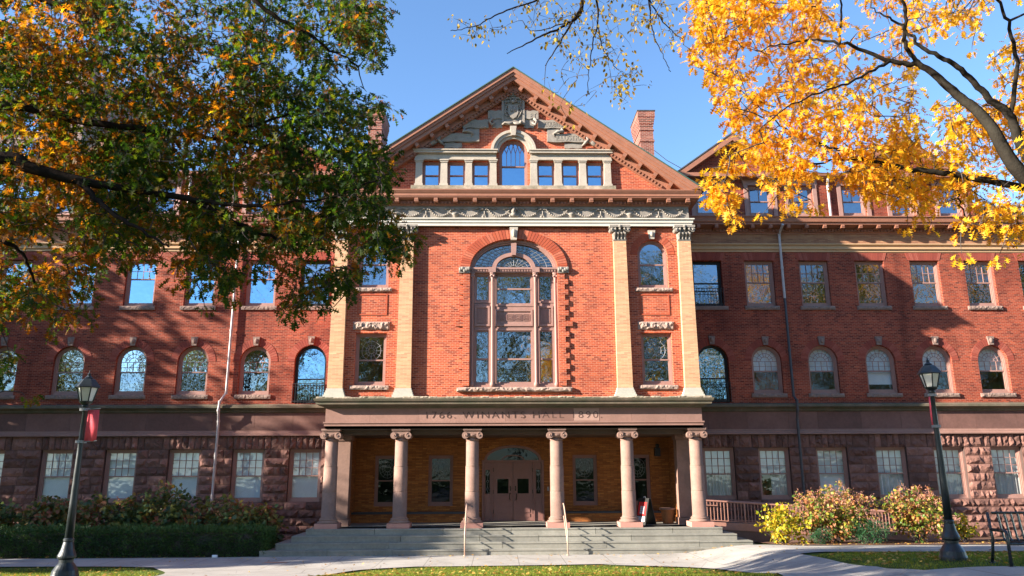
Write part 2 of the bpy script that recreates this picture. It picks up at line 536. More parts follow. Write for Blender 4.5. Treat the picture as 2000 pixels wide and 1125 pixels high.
M['lawn'] = k.done(k.ramp(k.noise(p, 1.7, 6, .7), [(.3, (.030, .045, .012)), (.5, (.060, .090, .018)), (.7, (.10, .115, .03))]), .95, .1)
M['grass'] = leaf_mat('grass blades', [(0, (.05, .085, .010)), (.45, (.13, .185, .014)), (.78, (.25, .26, .025)), (1, (.33, .26, .08))], .45, .9, .3, .6)
M['mulch'] = stone_mat('bark mulch', (.12, .062, .04), .5, 9, .95, bump=.8, bscale=25)
M['bark'] = stone_mat('dark oak bark', (.026, .020, .017), .5, 6, .95, bump=1.0, bscale=18)
M['bark_grey'] = stone_mat('grey oak bark', (.017, .014, .012), .5, 5, .95, moss=(.040, .037, .030), bump=1.0, bscale=18)
for q in ('bark', 'bark_grey'): M[q].node_tree.nodes['Principled BSDF'].inputs['Specular IOR Level'].default_value = 0.0
M['twig'] = plain_mat('thin twigs', (.06, .048, .045), .8, .2)
M['oak_leaf'] = leaf_mat('turning oak leaves', [(0, (.012, .034, .005)), (.30, (.026, .060, .006)), (.44, (.085, .115, .007)), (.54, (.15, .070, .006)), (.66, (.28, .085, .006)), (.78, (.42, .18, .008)), (.90, (.62, .44, .012)), (1, (.46, .52, .02))], .55, .75, .58, .6, 1.25, (-7.0, -2.4, -.05, -.22))
M['gold_leaf'] = leaf_mat('golden oak leaves', [(0, (.48, .14, .013)), (.26, (.65, .28, .013)), (.56, (.70, .40, .017)), (.82, (.64, .44, .028)), (.92, (.40, .34, .03)), (1, (.20, .17, .03))], .5, .6, .45, .5)
M['elm_leaf'] = leaf_mat('small yellowing leaves', [(0, (.07, .06, .02)), (.4, (.22, .17, .03)), (.8, (.46, .32, .03)), (1, (.50, .40, .10))], .4, 1.1, .45, .7)
M['far_leaf'] = leaf_mat('far tree leaves', [(0, (.035, .055, .012)), (.4, (.08, .10, .016)), (.7, (.20, .17, .02)), (1, (.34, .20, .02))], .6, .22, .35, .6)
M['yew'] = leaf_mat('yew needles', [(0, (.022, .052, .014)), (.6, (.050, .105, .024)), (1, (.12, .19, .04))], .35, 1.4, .15, .5)
M['shrub_dark'] = leaf_mat('shaded shrub leaves', [(0, (.035, .065, .035)), (.42, (.075, .12, .05)), (.6, (.19, .18, .04)), (.78, (.25, .08, .05)), (1, (.40, .18, .10))], .55, .8, .3, .4)
M['shrub_gold'] = leaf_mat('yellow shrub leaves', [(0, (.05, .11, .015)), (.36, (.20, .25, .02)), (.66, (.58, .43, .03)), (1, (.52, .22, .05))], .5, 1.6, .35, .45)
M['shrub_mixed'] = leaf_mat('turning hydrangea leaves', [(0, (.035, .085, .015)), (.40, (.10, .17, .025)), (.54, (.34, .29, .04)), (.66, (.46, .20, .08)), (.85, (.36, .13, .075)), (1, (.25, .085, .055))], .5, 1.3, .35, .45)
M['shrub_green'] = leaf_mat('dark evergreen sprigs', [(0, (.012, .045, .022)), (.6, (.025, .085, .032)), (1, (.06, .13, .04))], .3, 2, .2, .45)
M['bloom'] = leaf_mat('dried flower heads', [(0, (.30, .13, .09)), (.5, (.50, .24, .17)), (1, (.62, .36, .26))], .4, 2, .25, .7)
M['fallen'] = leaf_mat('fallen leaves', [(0, (.22, .08, .02)), (.5, (.42, .22, .04)), (1, (.55, .42, .12))], .2, 2, .2, .6)
M['banner'] = plain_mat('red banner cloth', (.74, .10, .13), .8, .2, var=.08)  # red lightened to stand for sun coming through the cloth
M['frost'] = plain_mat('frosted lantern glass', (.70, .68, .62), .35, .5, var=.06)
M['white'] = plain_mat('white print', (.72, .72, .74), .6, .3, var=.03)
M['notice'] = plain_mat('grey notice print', (.42, .42, .46), .6, .3, var=.1)
M['signred'] = plain_mat('red sign print', (.50, .02, .02), .5, .3, var=.05)
M['black'] = plain_mat('black plastic', (.012, .012, .012), .45, .4)
M['pot'] = stone_mat('brown brick pot', (.30, .13, .05), .3, 6)
M['slat'] = plain_mat('black steel straps', (.016, .02, .022), .28, .6)
M['tower'] = brick_mat('far tower brick', (.22, .16, .15), (.19, .13, .12), (.3, .2, .17), stain=.3)
M['tower_glass'] = glass_mat('tower glazing', .7, (.2, .3, .4))
M['letters'] = stone_mat('cut letters', (.085, .048, .04), .2)  # raised dark letters, the shade of cut grooves put into their colour
M['letters_pale'] = stone_mat('cut letters in limestone', (.27, .24, .20), .2)

# ------------------------------------------------------------------ terrain
def sstep(a, b, x):
    t = np.clip((x - a) / (b - a), 0, 1)
    return t * t * (3 - 2 * t)

def ground_z(X, Y):
    X, Y = np.asarray(X, float), np.asarray(Y, float)
    left = 1.1 * np.clip((-4.6 - Y) / 11, 0, 1) ** 1.35
    right = .10 + 1.28 * ((4 - np.clip(Y, -15.6, 4)) / 19.6) ** 1.3
    s = sstep(6, 9.4, X)
    return left * (1 - s) + right * s + np.clip(-15.6 - Y, 0, 20) * .02 - .01

def gz(x, y):
    return float(ground_z(x, y))

def axis_vals(lo, hi, a, b, fine, coarse):
    return np.unique(np.round(np.concatenate([np.arange(lo, a, coarse), np.arange(a, b, fine), np.arange(b, hi + coarse, coarse)]), 3))

gx, gy = axis_vals(-420, 420, -30, 30, .5, 15), axis_vals(-420, 420, -36, 6, .4, 15)
X, Y = np.meshgrid(gx, gy)
V = np.stack([X, Y, ground_z(X, Y)], -1).reshape(-1, 3)
n0 = len(gx)
ii, jj = np.meshgrid(np.arange(len(gx) - 1), np.arange(len(gy) - 1))
a = (jj * n0 + ii).ravel()
o = np_mesh('ground', V, np.stack([a, a + 1, a + n0 + 1, a + n0], 1), M['lawn'], smooth=True)
tag(o, 'grassy ground sloping up from the hall to the lamps', 'ground', kind='structure')

def ribbon(name, A, B, lift, mat, label, n=10, dens=6):
    """a sheet draped on the ground between edges A and B (lists of (x, y) of equal length)"""
    def resample(P):
        P = np.array(P, float)
        out = []
        for i in range(len(P) - 1):
            p0, p1, p2, p3 = P[max(i - 1, 0)], P[i], P[i + 1], P[min(i + 2, len(P) - 1)]
            for t in np.arange(dens) / dens:
                out.append(.5 * ((2 * p1) + (p2 - p0) * t + (2 * p0 - 5 * p1 + 4 * p2 - p3) * t * t + (3 * p1 - p0 - 3 * p2 + p3) * t ** 3))
        out.append(P[-1])
        return np.array(out)
    A, B = resample(A), resample(B)
    V = []
    for i in range(n + 1):
        Q = A + (B - A) * i / n
        V.append(np.column_stack([Q, ground_z(Q[:, 0], Q[:, 1]) + lift]))
    m = len(A)
    V = np.concatenate(V)
    F = [(i * m + j, i * m + j + 1, (i + 1) * m + j + 1, (i + 1) * m + j) for i in range(n) for j in range(m - 1)]
    return tag(np_mesh(name, V, F, mat, smooth=True), label, 'path', kind='structure')

ribbon('walk', [(-45, -1.5), (-20, -1.5), (-12, -1.45), (-10.9, -1.25), (-8, -1.2), (0, -1.2), (8, -1.2), (10.3, -1.25), (11.6, -2.6), (17.5, -2.7), (30, -2.7), (45, -2.7)],
       [(-45, -3.9), (-20, -3.95), (-14, -4.2), (-11.5, -4.9), (-8, -5.0), (0, -4.55), (5.0, -4.6), (8.6, -8.2), (11, -8.9), (17.5, -9.6), (30, -10.5), (45, -11)], .035, M['concrete'], 'pale concrete walk along the foot of the hall', n=14)
ribbon('walk', [(-12.9, -4.4), (-11.4, -7), (-10.4, -10), (-9.2, -14), (-8.4, -18), (-8.2, -30)], [(-3.2, -4.5), (-5.3, -6.2), (-5.6, -10), (-5.3, -14), (-4.6, -18), (-4.2, -30)], .040, M['concrete'], 'concrete walk branching towards the lower left of the lawn')
ribbon('walk', [(3.0, -4.5), (5.9, -6.2), (6.25, -9.5), (5.7, -14), (5.1, -18), (4.5, -30)], [(9.5, -4.4), (8.7, -8.0), (8.3, -11), (7.55, -15.6), (8.1, -18), (8.6, -30)], .045, M['concrete'], 'shaded concrete walk curving past the right lawn island')
ribbon('walk', [(7.4, -16.6), (8.3, -17.0), (9.6, -17.4), (12, -18.0), (20, -19.5), (40, -22)], [(7.4, -20.2), (8.3, -20.4), (9.6, -20.8), (12, -21.5), (20, -23), (40, -26)], .050, M['concrete'], 'shaded concrete walk under the bench at lower right')
ribbon('planting_bed', [(10.35, -1.2), (11.6, -2.5), (14, -2.62), (20, -2.62), (40, -2.62)], [(10.35, 3.9), (11.6, 3.9), (14, 3.9), (20, 3.9), (40, 3.9)], .055, M['mulch'], 'brown mulch bed under the shrubs right of the steps')
ribbon('planting_bed', [(-10.35, 3.9), (-14, 3.9), (-45, 3.9)], [(-10.35, -1.3), (-14, -1.42), (-45, -1.45)], .03, M['mulch'], 'dark soil bed under the hedge left of the steps')
# ------------------------------------------------------------------ the hall
hall = empty('hall')
tag(hall, 'long red brick hall with pedimented centre, columned porch and brownstone ground floor', 'building')

def outline(w, h, kind='rect', inset=0.0, rise=None, n=18, bottom=None):
    """opening outline (x, z) from its sill; for an arch h is the springing height"""
    a = w / 2 - inset
    b = inset if bottom is None else bottom
    if kind == 'rect':
        return [(-a, b), (a, b), (a, h - inset), (-a, h - inset)]
    r = (w / 2 if rise is None else rise) - inset
    return [(-a, b), (a, b)] + [(a * math.cos(PI * i / n), h + r * math.sin(PI * i / n)) for i in range(n + 1)]

def shifted(pts, cx, z0):
    return [(x + cx, z + z0) for x, z in pts]

def pane(name, pts, y, mat, parent):
    m = MB()
    m.add([(x, y, z) for x, z in pts], [tuple(range(len(pts)))])
    o = m.build(name, mat, parent)
    return o

def voussoirs(mb, w, rise, zs, depth, y0, y1, n, a0=0.0, a1=PI, gap=.12):
    """radial bricks round an arch, each its own block"""
    for i in range(n):
        s, e = a0 + (a1 - a0) * (i + gap / 2) / n, a0 + (a1 - a0) * (i + 1 - gap / 2) / n
        a, b = w / 2, rise
        P = [(a * math.cos(s), zs + b * math.sin(s)), ((a + depth) * math.cos(s), zs + (b + depth) * math.sin(s)),
             ((a + depth) * math.cos(e), zs + (b + depth) * math.sin(e)), (a * math.cos(e), zs + b * math.sin(e))]
        mb.prism(P, y0, y1)

def sash_window(kind, w, h, rise=None, cols=4, rows=2, meet=.55, deep=.14, frame_mat='trim_pink', fw=.11, upper='grid', glass='glass', upper_glass=None):
    """one window: frame, glazing bars, upper and lower pane; local y = 0 is the wall's face, +y runs into the room"""
    H = h if kind == 'rect' else h + (rise or w / 2)
    m = MB()
    O = lambda i: outline(w, h, kind, i, rise)
    m.ring(O(0.0), O(fw * .55), deep, deep + .16)
    m.ring(O(fw * .55), O(fw), deep + .03, deep + .16)
    m.ring(O(fw), O(fw + .05), deep + .07, deep + .12)
    zm = H * meet
    a = w / 2 - fw - .05
    m.box(-a - .03, a + .03, deep + .06, deep + .13, zm - .03, zm + .03)
    m.box(-a - .04, a + .04, deep + .05, deep + .13, fw * .4, fw + .09)
    win = m.build('window', M[frame_mat])
    b = MB()
    y = deep + .085
    if upper == 'grid':
        zt = H - fw - .05
        for i in range(1, cols):
            x = -a + 2 * a * i / cols
            b.box(x - .014, x + .014, y - .012, y + .012, zm + .03, zt)
        for i in range(1, rows):
            z = zm + .03 + (zt - zm - .03) * i / rows
            b.box(-a, a, y - .010, y + .010, z - .014, z + .014)
    elif upper == 'fan':
        r0 = a
        for i in range(1, cols):
            x = -a + 2 * a * i / cols
            b.box(x - .012, x + .012, y - .012, y + .012, zm + .03, h + (.0 if 0 < i < cols else 0))
        b.box(-a, a, y - .010, y + .010, h - .012, h + .012)
        for q in (.38, .68):
            b.tube([(a * q * math.cos(t), y, h + a * q * math.sin(t)) for t in np.linspace(0, PI, 15)], .012, 4)
        for t in np.linspace(0, PI, 8)[1:-1]:
            b.tube([(a * .38 * math.cos(t), y, h + a * .38 * math.sin(t)), (a * math.cos(t), y, h + a * math.sin(t))], .011, 4)
        b.tube([(-a, y, (h + zm) / 2), (a, y, (h + zm) / 2)], .010, 4)
    elif upper == 'gothic':
        for i in range(1, cols):
            x = -a + 2 * a * i / cols
            b.box(x - .013, x + .013, y - .012, y + .012, zm + .03, h + .05)
        for i in range(cols):
            xc = -a + 2 * a * (i + .5) / cols
            for sgn in (-1, 1):
                b.tube([(xc + sgn * (a / cols) * (1 - 2 * t) , y, h + .05 + (rise or a) * .8 * math.sin(t * PI / 2) * math.sqrt(max(.05, 1 - (xc / a) ** 2))) for t in np.linspace(0, 1, 6)], .012, 4)
    if b.v:
        b.build('glazing_bars', M[frame_mat], win)
    Oi = O(fw + .03)
    if kind == 'rect':
        up = [(-a - .01, zm), (a + .01, zm), (a + .01, H - fw - .03), (-a - .01, H - fw - .03)]
    else:
        up = [(-a - .01, zm), (a + .01, zm)] + [p for p in Oi[2:]]
    pane('pane', [(-a - .01, fw), (a + .01, fw), (a + .01, zm), (-a - .01, zm)], deep + .115, M[glass], win)
    pane('pane', up, deep + .10, M[upper_glass or glass], win)
    win['cx'] = 0
    return win

def add_sill(win, w, d=.13, z0=-.2, z1=-.005, mat='wing_sill', ext=.12, amp=.05):
    m = MB()
    m.rock(-w / 2 - ext, w / 2 + ext, z0, z1, -d + .05, amp * 1.5, back=.05 + d + .1, step=.075)
    return m.build('sill', M[mat], win)

def add_blind(win, x0, x1, z0, z1, y=.42):
    m = MB()
    m.box(x0, x1, y, y + .012, z0, z1)
    m.box(x0, x1, y - .012, y + .022, z0 - .03, z0)
    return m.build('blind', M['blind'], win)

def add_curtain(win, x0, x1, z0, z1, y=.42, folds=9, gap=0.0):
    m = MB()
    n = folds * 6
    vs = []
    for z in (z0, (z0 + z1) / 2, z1):
        for i in range(n + 1):
            t = i / n
            vs.append((x0 + (x1 - x0) * t, y + .035 * math.sin(t * folds * 2 * PI) + .012 * math.sin(t * 31), z))
    fs = [(r * (n + 1) + i, r * (n + 1) + i + 1, (r + 1) * (n + 1) + i + 1, (r + 1) * (n + 1) + i) for r in range(2) for i in range(n)]
    m.add(vs, fs)
    return m.build('curtain', M['curtain'], win, smooth=True)

protos = []
def place(proto, x, y, z, extra=None):
    o = copy_tree(proto, hall)
    o.location = (x, y, z)
    for ch in o.children:
        if ch.name.startswith('pane'):
            ch.rotation_euler = (R_(random.gauss(0, .35)), 0, R_(random.gauss(0, .45)))
    return o

def drop(o):
    for c in list(o.children): drop(c)
    bpy.data.objects.remove(o)

# ---- wings -------------------------------------------------------
WY = 4.0
RX = [9.87, 12.53, 15.33, 18.2, 21.03, 23.83, 26.65, 29.5]
LX = [-9.85, -12.53, -15.53, -18.5, -21.5, -24.7, -27.6, -30.5]
GW, GH, GZ = 1.52, 2.42, 1.88
AW, AH, AZ = 1.50, 1.60, 6.88
TW, TH, TZ = 1.50, 2.36, 11.24
END = 32.0
p_g = sash_window('rect', GW, GH, cols=4, rows=3, meet=.49, deep=.18, glass='glass_clear')
p_a = sash_window('arch', AW, AH, .76, cols=4, meet=.47, deep=.16, upper='fan', upper_glass='glass_pale')
p_ar = sash_window('arch', AW, AH, .76, cols=4, meet=.47, deep=.16, upper='fan', glass='glass_clear')
p_t = sash_window('rect', TW, TH, cols=4, rows=2, meet=.53, deep=.16, glass='glass_mid')
p_tl = sash_window('rect', TW, TH, cols=4, rows=2, meet=.60, deep=.16, glass='glass_sky')
p_f3 = sash_window('rect', 1.5, 2.36, cols=2, rows=1, meet=.52, deep=.2, frame_mat='iron', fw=.09, upper='none')
p_fa = sash_window('arch', 1.55, 2.02, .8, cols=2, meet=.42, deep=.2, frame_mat='iron', fw=.08, upper='none', glass='glass_sky')
add_sill(p_a, AW); add_sill(p_ar, AW); add_sill(p_t, TW); add_sill(p_tl, TW)
m = MB(); m.rock(-.95, .95, -.2, -.005, -.06, .03, back=.2); m.build('sill', M['wing_sill'], p_f3)
protos += [p_g, p_a, p_ar, p_t, p_tl, p_f3, p_fa]

def arch_ring(win, w, rise, zs, depth=.34, n=25, mat='wing_voussoir', key='wing_sill', y0=-.018):
    m = MB()
    voussoirs(m, w, rise, zs, depth, y0, .06, n)
    m.build('brick_arch', M[mat], win)
    z = zs + rise
    m = MB()
    m.prism([(-.11, z + .02), (.11, z + .02), (.17, z + depth + .10), (-.17, z + depth + .10)], -.10, .05)
    m.ball((0, -.11, z + .24), .10, 8, 5, (.9, .6, 1.3))
    m.build('keystone', M[key], win)
arch_ring(p_a, AW, .76, AH)
arch_ring(p_ar, AW, .76, AH)
arch_ring(p_fa, 1.55, .8, 2.02)

def railing(win, w, h=.92, y=-.06):
    m = MB()
    m.box(-w / 2, w / 2, y - .02, y + .02, h - .03, h)
    m.box(-w / 2, w / 2, y - .015, y + .015, .08, .11)
    m.box(-w / 2, w / 2, y - .012, y + .012, h - .17, h - .15)
    n = int(w / .13)
    for i in range(n + 1):
        x = -w / 2 + w * i / n
        m.box(x - .011, x + .011, y - .011, y + .011, 0, h - .03)
    return m.build('balcony_railing', M['iron'], win)
railing(p_f3, 1.5); railing(p_fa, 1.55, .95)

def flat_arch(win, w, h, hgt=.42, n=21, mat='wing_voussoir'):
    m = MB()
    for i in range(n):
        s, e = (i + .07) / n, (i + .93) / n
        f = lambda t, k: (-w / 2 - .06 + (w + .12) * t) + (t - .5) * .28 * k
        m.prism([(f(s, 0), h + .02), (f(e, 0), h + .02), (f(e, 1), h + hgt), (f(s, 1), h + hgt)], -.015, .05)
    m.build('flat_arch', M[mat], win)
for q in (p_t, p_tl, p_f3): flat_arch(q, TW, TH)

for side, XS in ((1, RX), (-1, LX)):
    x_in, x_out = 8.0 * side, END * side
    lo, hi = min(x_in, x_out), max(x_in, x_out)
    # brownstone ground storey: backing wall with openings, then the rock-faced stones one by one
    holes = [shifted(outline(GW, GH), x, GZ) for x in XS]
    filled('ground_storey_wall', [(lo, -.4), (hi, -.4), (hi, 4.92), (lo, 4.92)], holes, WY + .03, WY + .42, M['mortar'], hall)
    m = MB()
    rows = [(-.25 + i * .355, -.25 + (i + 1) * .355) for i in range(6)] + [(1.88 + i * .403, 1.88 + (i + 1) * .403) for i in range(6)] + [(4.30, 4.91)]
    for ri, (z0, z1) in enumerate(rows):
        cuts = []
        if 6 <= ri < 12:
            cuts = [(x - GW / 2, x + GW / 2) for x in XS]
        elif ri == 12:
            cuts = [(x - GW / 2 - .28, x + GW / 2 + .28) for x in XS]
        spans, c = [], lo
        for a0, a1 in sorted(cuts):
            spans.append((c, a0)); c = a1
        spans.append((c, hi))
        for a0, a1 in spans:
            x = a0
            while a1 - x > .02:
                L = random.uniform(.5, 1.15)
                if a1 - x - L < .35: L = a1 - x
                m.rock(x + .008, min(x + L, a1) - .008, z0 + .008, z1 - .008, WY, .13 if ri != 12 else .11)
                x += L
        if ri == 12:
            for x in XS:            # splayed rock-faced voussoirs over each window
                n = 7
                for i in range(n):
                    a0, a1 = x - GW / 2 - .27 + (GW + .54) * i / n, x - GW / 2 - .27 + (GW + .54) * (i + 1) / n
                    m.rock(a0 + .01, a1 - .01, z0 + .01, z1 - .01, WY - .02, .13, back=.08)
    m.build('rock_faced_stonework', M['rockface'], hall)
    # water table, band course, belt course
    m = MB()
    m.prism_x([(WY - .20, 4.92), (WY - .20, 4.98), (WY - .14, 5.02), (WY - .14, 5.07), (WY - .08, 5.11), (WY - .08, 5.17), (WY + .3, 5.17), (WY + .3, 4.92)], lo, hi)
    m.build('string_course', M['smoothstone'], hall)
    m = MB()
    x = lo
    while x < hi - .1:
        L = min(random.uniform(1.4, 2.4), hi - x)
        m.box(x + .004, x + L - .004, WY - .03, WY + .35, 5.174, 6.0)
        x += L
    m.build('band_course', M['brownstone'], hall)
    m = MB()
    m.prism_x([(WY - .05, 6.0), (WY - .12, 6.05), (WY - .12, 6.10), (WY - .26, 6.20), (WY - .34, 6.22), (WY - .34, 6.33), (WY - .28, 6.36), (WY - .02, 6.42), (WY + .3, 6.42), (WY + .3, 6.0)], lo, hi)
    m.build('belt_course', M['moss'], hall)
    # brick storeys
    holes = []
    for i, x in enumerate(XS):
        holes.append(shifted(outline(AW, AH, 'arch', 0, .76), x, AZ) if i else shifted(outline(1.55, 2.02, 'arch', 0, .8), x, 6.46))
        holes.append(shifted(outline(TW, TH), x, TZ))
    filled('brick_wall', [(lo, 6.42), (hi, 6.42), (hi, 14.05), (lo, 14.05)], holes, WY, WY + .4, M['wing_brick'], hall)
    m = MB()
    m.prism_x([(WY - .04, 14.052), (WY - .04, 14.14), (WY - .12, 14.19), (WY - .12, 14.26), (WY - .06, 14.28), (WY - .06, 14.36), (WY - .16, 14.42), (WY - .16, 14.47), (WY + .2, 14.47), (WY + .2, 14.052)], lo, hi)
    m.build('buff_moulding', M['buffband'], hall)
    m = MB(); m.box(lo, hi, WY - .02, WY + .3, 14.474, 15.0); m.build('tan_brick_frieze', M['wing_tan'], hall)
    # eaves cornice with dentils and brackets
    m = MB()
    m.prism_x([(WY - .06, 15.0), (WY - .06, 15.06), (WY - .12, 15.08), (WY - .12, 15.26), (WY - .20, 15.30), (WY - .62, 15.34), (WY - .62, 15.42), (WY - .70, 15.46), (WY - .74, 15.66), (WY - .80, 15.70), (WY - .80, 15.74), (WY + .3, 15.80), (WY + .3, 15.0)], lo, hi)
    x = lo + .05
    while x < hi - .1:
        m.box(x, x + .085, WY - .19, WY - .10, 15.10, 15.22)
        x += .17
    cor = m.build('eaves_cornice', M['trim'], hall)
    m = MB(); m.box(-.09, .09, -.50, -.05, -.16, -.004); m.box(-.075, .075, -.52, -.40, -.10, -.005)
    brk = None
    for i in range(26):
        x = lo + .5 + i * .92
        if x > hi - .2: break
        if brk is None: brk = m.build('bracket', M['trim'], cor, loc=(x, WY - .1, 15.335))
        else:
            c = brk.copy(); COL.objects.link(c); c.parent = cor; c.location = (x, WY - .1, 15.335)
    # windows
    for i, x in enumerate(XS):
        wg = place(p_g, x, WY, GZ)
        a = GW / 2 - .13
        if side < 0:
            add_blind(wg, -a - .1, a + .1, .12 if i in (2, 4, 6) else .14, GH - .05, .36)
        else:
            add_blind(wg, -a - .1, a + .1, GH * .49 if i != 3 else .1, GH - .05, .46)
            if i == 1: add_curtain(wg, -.1, a + .1, .1, GH * .52)
            elif i == 2: pass
            else: add_curtain(wg, -a - .1, a + .1, .1, GH * .52)
        if i == 2 and side > 0: add_blind(wg, -a - .1, a + .1, .1, GH * .5, .43)
        if i:
            wa = place(p_a if side < 0 else p_ar, x, WY, AZ)
            if side > 0 or i in (1, 2, 4): add_blind(wa, -.7, .7, 1.15, 2.34, .40)
            if side > 0 and i == 3: add_blind(wa, -.7, .7, .5, 1.2, .43)
        else:
            wa = place(p_fa, x, WY, 6.46)
            if side < 0: add_blind(wa, -.72, .72, 1.2, 2.8, .42)
        wt = place(p_f3 if i == 0 else (p_tl if side < 0 else p_t), x, WY, TZ)
        if i == 0 and side < 0: add_blind(wt, -.7, .7, 1.1, 2.3, .42)
# downspouts
def spout(pts, mat, name='downspout'):
    m = MB()
    m.tube(pts, .065, 8)
    for p in pts[1:-1]:
        m.tube([(p[0], p[1], p[2] - .05), (p[0], p[1], p[2] + .05)], .08, 8)
    m.build(name, M[mat], hall, smooth=False)
spout([(13.66, 3.25, 15.3), (13.66, 3.86, 14.95), (13.66, 3.86, 13.2), (13.66, 3.86, 11.62)], 'pipe')
spout([(13.66, 3.86, 11.6), (13.66, 3.86, 9), (13.66, 3.84, 6.75), (13.68, 3.56, 6.5), (13.68, 3.56, 6.1), (13.69, 3.72, 5.6), (13.69, 3.72, 4), (13.69, 3.72, .2)], 'pipe_dark')
spout([(-13.76, 3.25, 15.3), (-13.76, 3.86, 14.95), (-13.76, 3.86, 10), (-13.76, 3.86, 6.95), (-13.92, 3.56, 6.5), (-13.95, 3.56, 6.1), (-13.96, 3.72, 5.6), (-13.96, 3.72, 4), (-13.96, 3.72, .2)], 'pipe')

# attic storey and its dormer gables
AY = 4.55
DX = [(11.7, 2.75), (20.6, 2.75)]
att_w = [10.3, 13.1, 15.25, 18.05, 20.65, 23.2]
p_at = sash_window('rect', 1.28, 1.66, cols=2, rows=1, meet=.5, deep=.12, fw=.12, upper='grid')
protos.append(p_at)
for side in (1, -1):
    lo, hi = sorted((8.0 * side, 24.4 * side))
    holes = [shifted(outline(1.28, 1.66), x * side, 16.2) for x in att_w]
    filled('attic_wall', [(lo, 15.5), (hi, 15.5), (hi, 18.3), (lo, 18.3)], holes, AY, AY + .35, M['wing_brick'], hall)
    for x in att_w:
        wi = place(p_at, x * side, AY, 16.2)
        m = MB()
        m.box(-.86, -.645, -.05, .1, -.3, 1.78); m.box(.645, .86, -.05, .1, -.3, 1.78); m.box(-.9, .9, -.06, .1, 1.668, 1.95)
        m.build('surround', M['trim_pink'], wi)
    m = MB()
    m.prism_x([(AY - .05, 18.15), (AY - .10, 18.22), (AY - .36, 18.30), (AY - .40, 18.45), (AY + .4, 18.5), (AY + .4, 18.15)], lo - .1, hi + .1)
    m.build('attic_cornice', M['trim'], hall)
    for dx, hw in DX:
        cx = dx * side
        m = MB(); m.prism([(cx - hw + .2, 18.42), (cx + hw - .2, 18.42), (cx, 20.28)], AY - .12, AY + .3)
        dg_ = m.build('dormer_gable', M['wing_brick'], hall)
        m = MB()
        for s2 in (1, -1):
            A, B = (cx + s2 * (hw + .25), 18.40), (cx, 20.58)
            nx_, nz_ = 0, .34
            m.prism([A, B, (cx, B[1] - nz_), (A[0] - s2 * .42, A[1])] if s2 < 0 else [(A[0] - s2 * .42, A[1]), (cx, B[1] - nz_), B, A], AY - .5, AY - .1)
            m.prism([(cx + s2 * (hw + .02), 18.44), (cx, 20.34), (cx, 20.2), (cx + s2 * (hw - .2), 18.44)], AY - .3, AY - .05)
        m.box(cx - hw - .25, cx + hw + .25, AY - .5, AY - .02, 18.2, 18.40)
        m.build('rake_cornice', M['trim'], dg_)
        m = MB()
        for s2 in (1, -1):
            m.prism([(cx, 20.60), (cx + s2 * (hw + .3), 18.40), (cx + s2 * (hw + .3), 18.47), (cx, 20.68)], AY - .52, 13)
        m.build('dormer_roof', M['roof'], dg_)
    m = MB()
    lo2, hi2 = sorted((8.0 * side, END * side))
    m.prism_x([(WY + .2, 15.8), (AY + .3, 15.9), (9, 17.4), (15, 17.4), (16, 15.6), (16, 15.5), (WY + .2, 15.5)], lo2, hi2)
    m.prism_x([(AY + .3, 18.4), (10, 19.0), (15, 18.4), (15, 15.6), (AY + .5, 15.6)], lo, hi)
    m.build('roof', M['roof'], hall)
    m = MB()
    m.box(min(END * side, (END - .4) * side), max(END * side, (END - .4) * side), WY + .42, 16, -.4, 15.49)
    m.build('end_wall', M['wing_brick'], hall)
    m = MB(); x0 = side * 16.7
    m.tube([(x0, AY - .25, 18.2), (x0, AY - .12, 17.9), (x0, AY - .12, 15.9)], .07, 8)
    m.build('downspout', M['pipe'], hall)
m = MB()
m.box(-END + .4, END - .4, 15.6, 16, -.4, 15.49)
m.build('rear_wall', M['wing_brick'], hall)
# rooms behind the glass: floors, back partition
m = MB()
for z in (1.0, 6.1, 10.6, 15.2):
    for side in (1, -1):
        lo, hi = sorted((8.1 * side, 31.5 * side))
        m.box(lo, hi, WY + .45, 15.5, z - .25, z)
for side in (1, -1):
    lo, hi = sorted((8.1 * side, 31.5 * side))
    m.box(lo, hi, 8.5, 8.7, .9, 18.2)
m.box(-7.9, 7.9, .45, 15.5, 5.9, 6.1); m.box(-7.9, 7.9, .45, 15.5, 10.75, 11.0); m.box(-7.9, 7.9, .45, 15.5, 15.0, 15.2)
m.box(-7.9, 7.9, 6.5, 6.7, 1, 19.4)
m.build('interior_floors', M['interior'], hall)

# ---- central pavilion ---------------------------------------------
BW, BS, BR = 3.92, 5.32, 1.36              # great window: width, springing above sill, rise
BZ = 6.80
SX = 6.28
SW, SH, SZ = 1.36, 2.30, 6.88
UW, UH, UZ = 1.36, 1.55, 11.22
holes = [shifted(outline(BW, BS, 'arch', 0, BR, 28), 0, BZ)]
for s in (1, -1):
    holes += [shifted(outline(SW, SH), SX * s, SZ), shifted(outline(UW, UH, 'arch', 0, .70), SX * s, UZ)]
filled('pavilion_wall', [(-8.02, 6.3), (8.02, 6.3), (8.02, 14.06), (-8.02, 14.06)], holes, 0.0, .45, M['brick'], hall)
m = MB()
for s in (1, -1):
    a, b = sorted((8.02 * s, 7.6 * s))
    m.box(a, b, .452, 4.0, 6.3, 15.5)
m.build('pavilion_side_wall', M['brick'], hall)
# small flanking windows
p_s = sash_window('rect', SW, SH, cols=3, rows=2, meet=.49, deep=.16, upper='none', frame_mat='trim_pink', fw=.10)
p_u = sash_window('arch', UW, UH, .70, cols=3, meet=.5, deep=.16, upper='none', frame_mat='trim_pink', fw=.10)
add_sill(p_s, SW, mat='sillstone', ext=.16, z0=-.19, amp=.07); add_sill(p_u, UW, mat='sillstone', ext=.16, z0=-.17, amp=.06)
m = MB(); m.rock(-.80, .80, SH + .15, SH + .50, -.03, .10, back=.12, step=.08); m.build('lintel', M['sillstone'], p_s)
arch_ring(p_u, UW, .70, UH, .33, 19, 'voussoir', 'limestone')
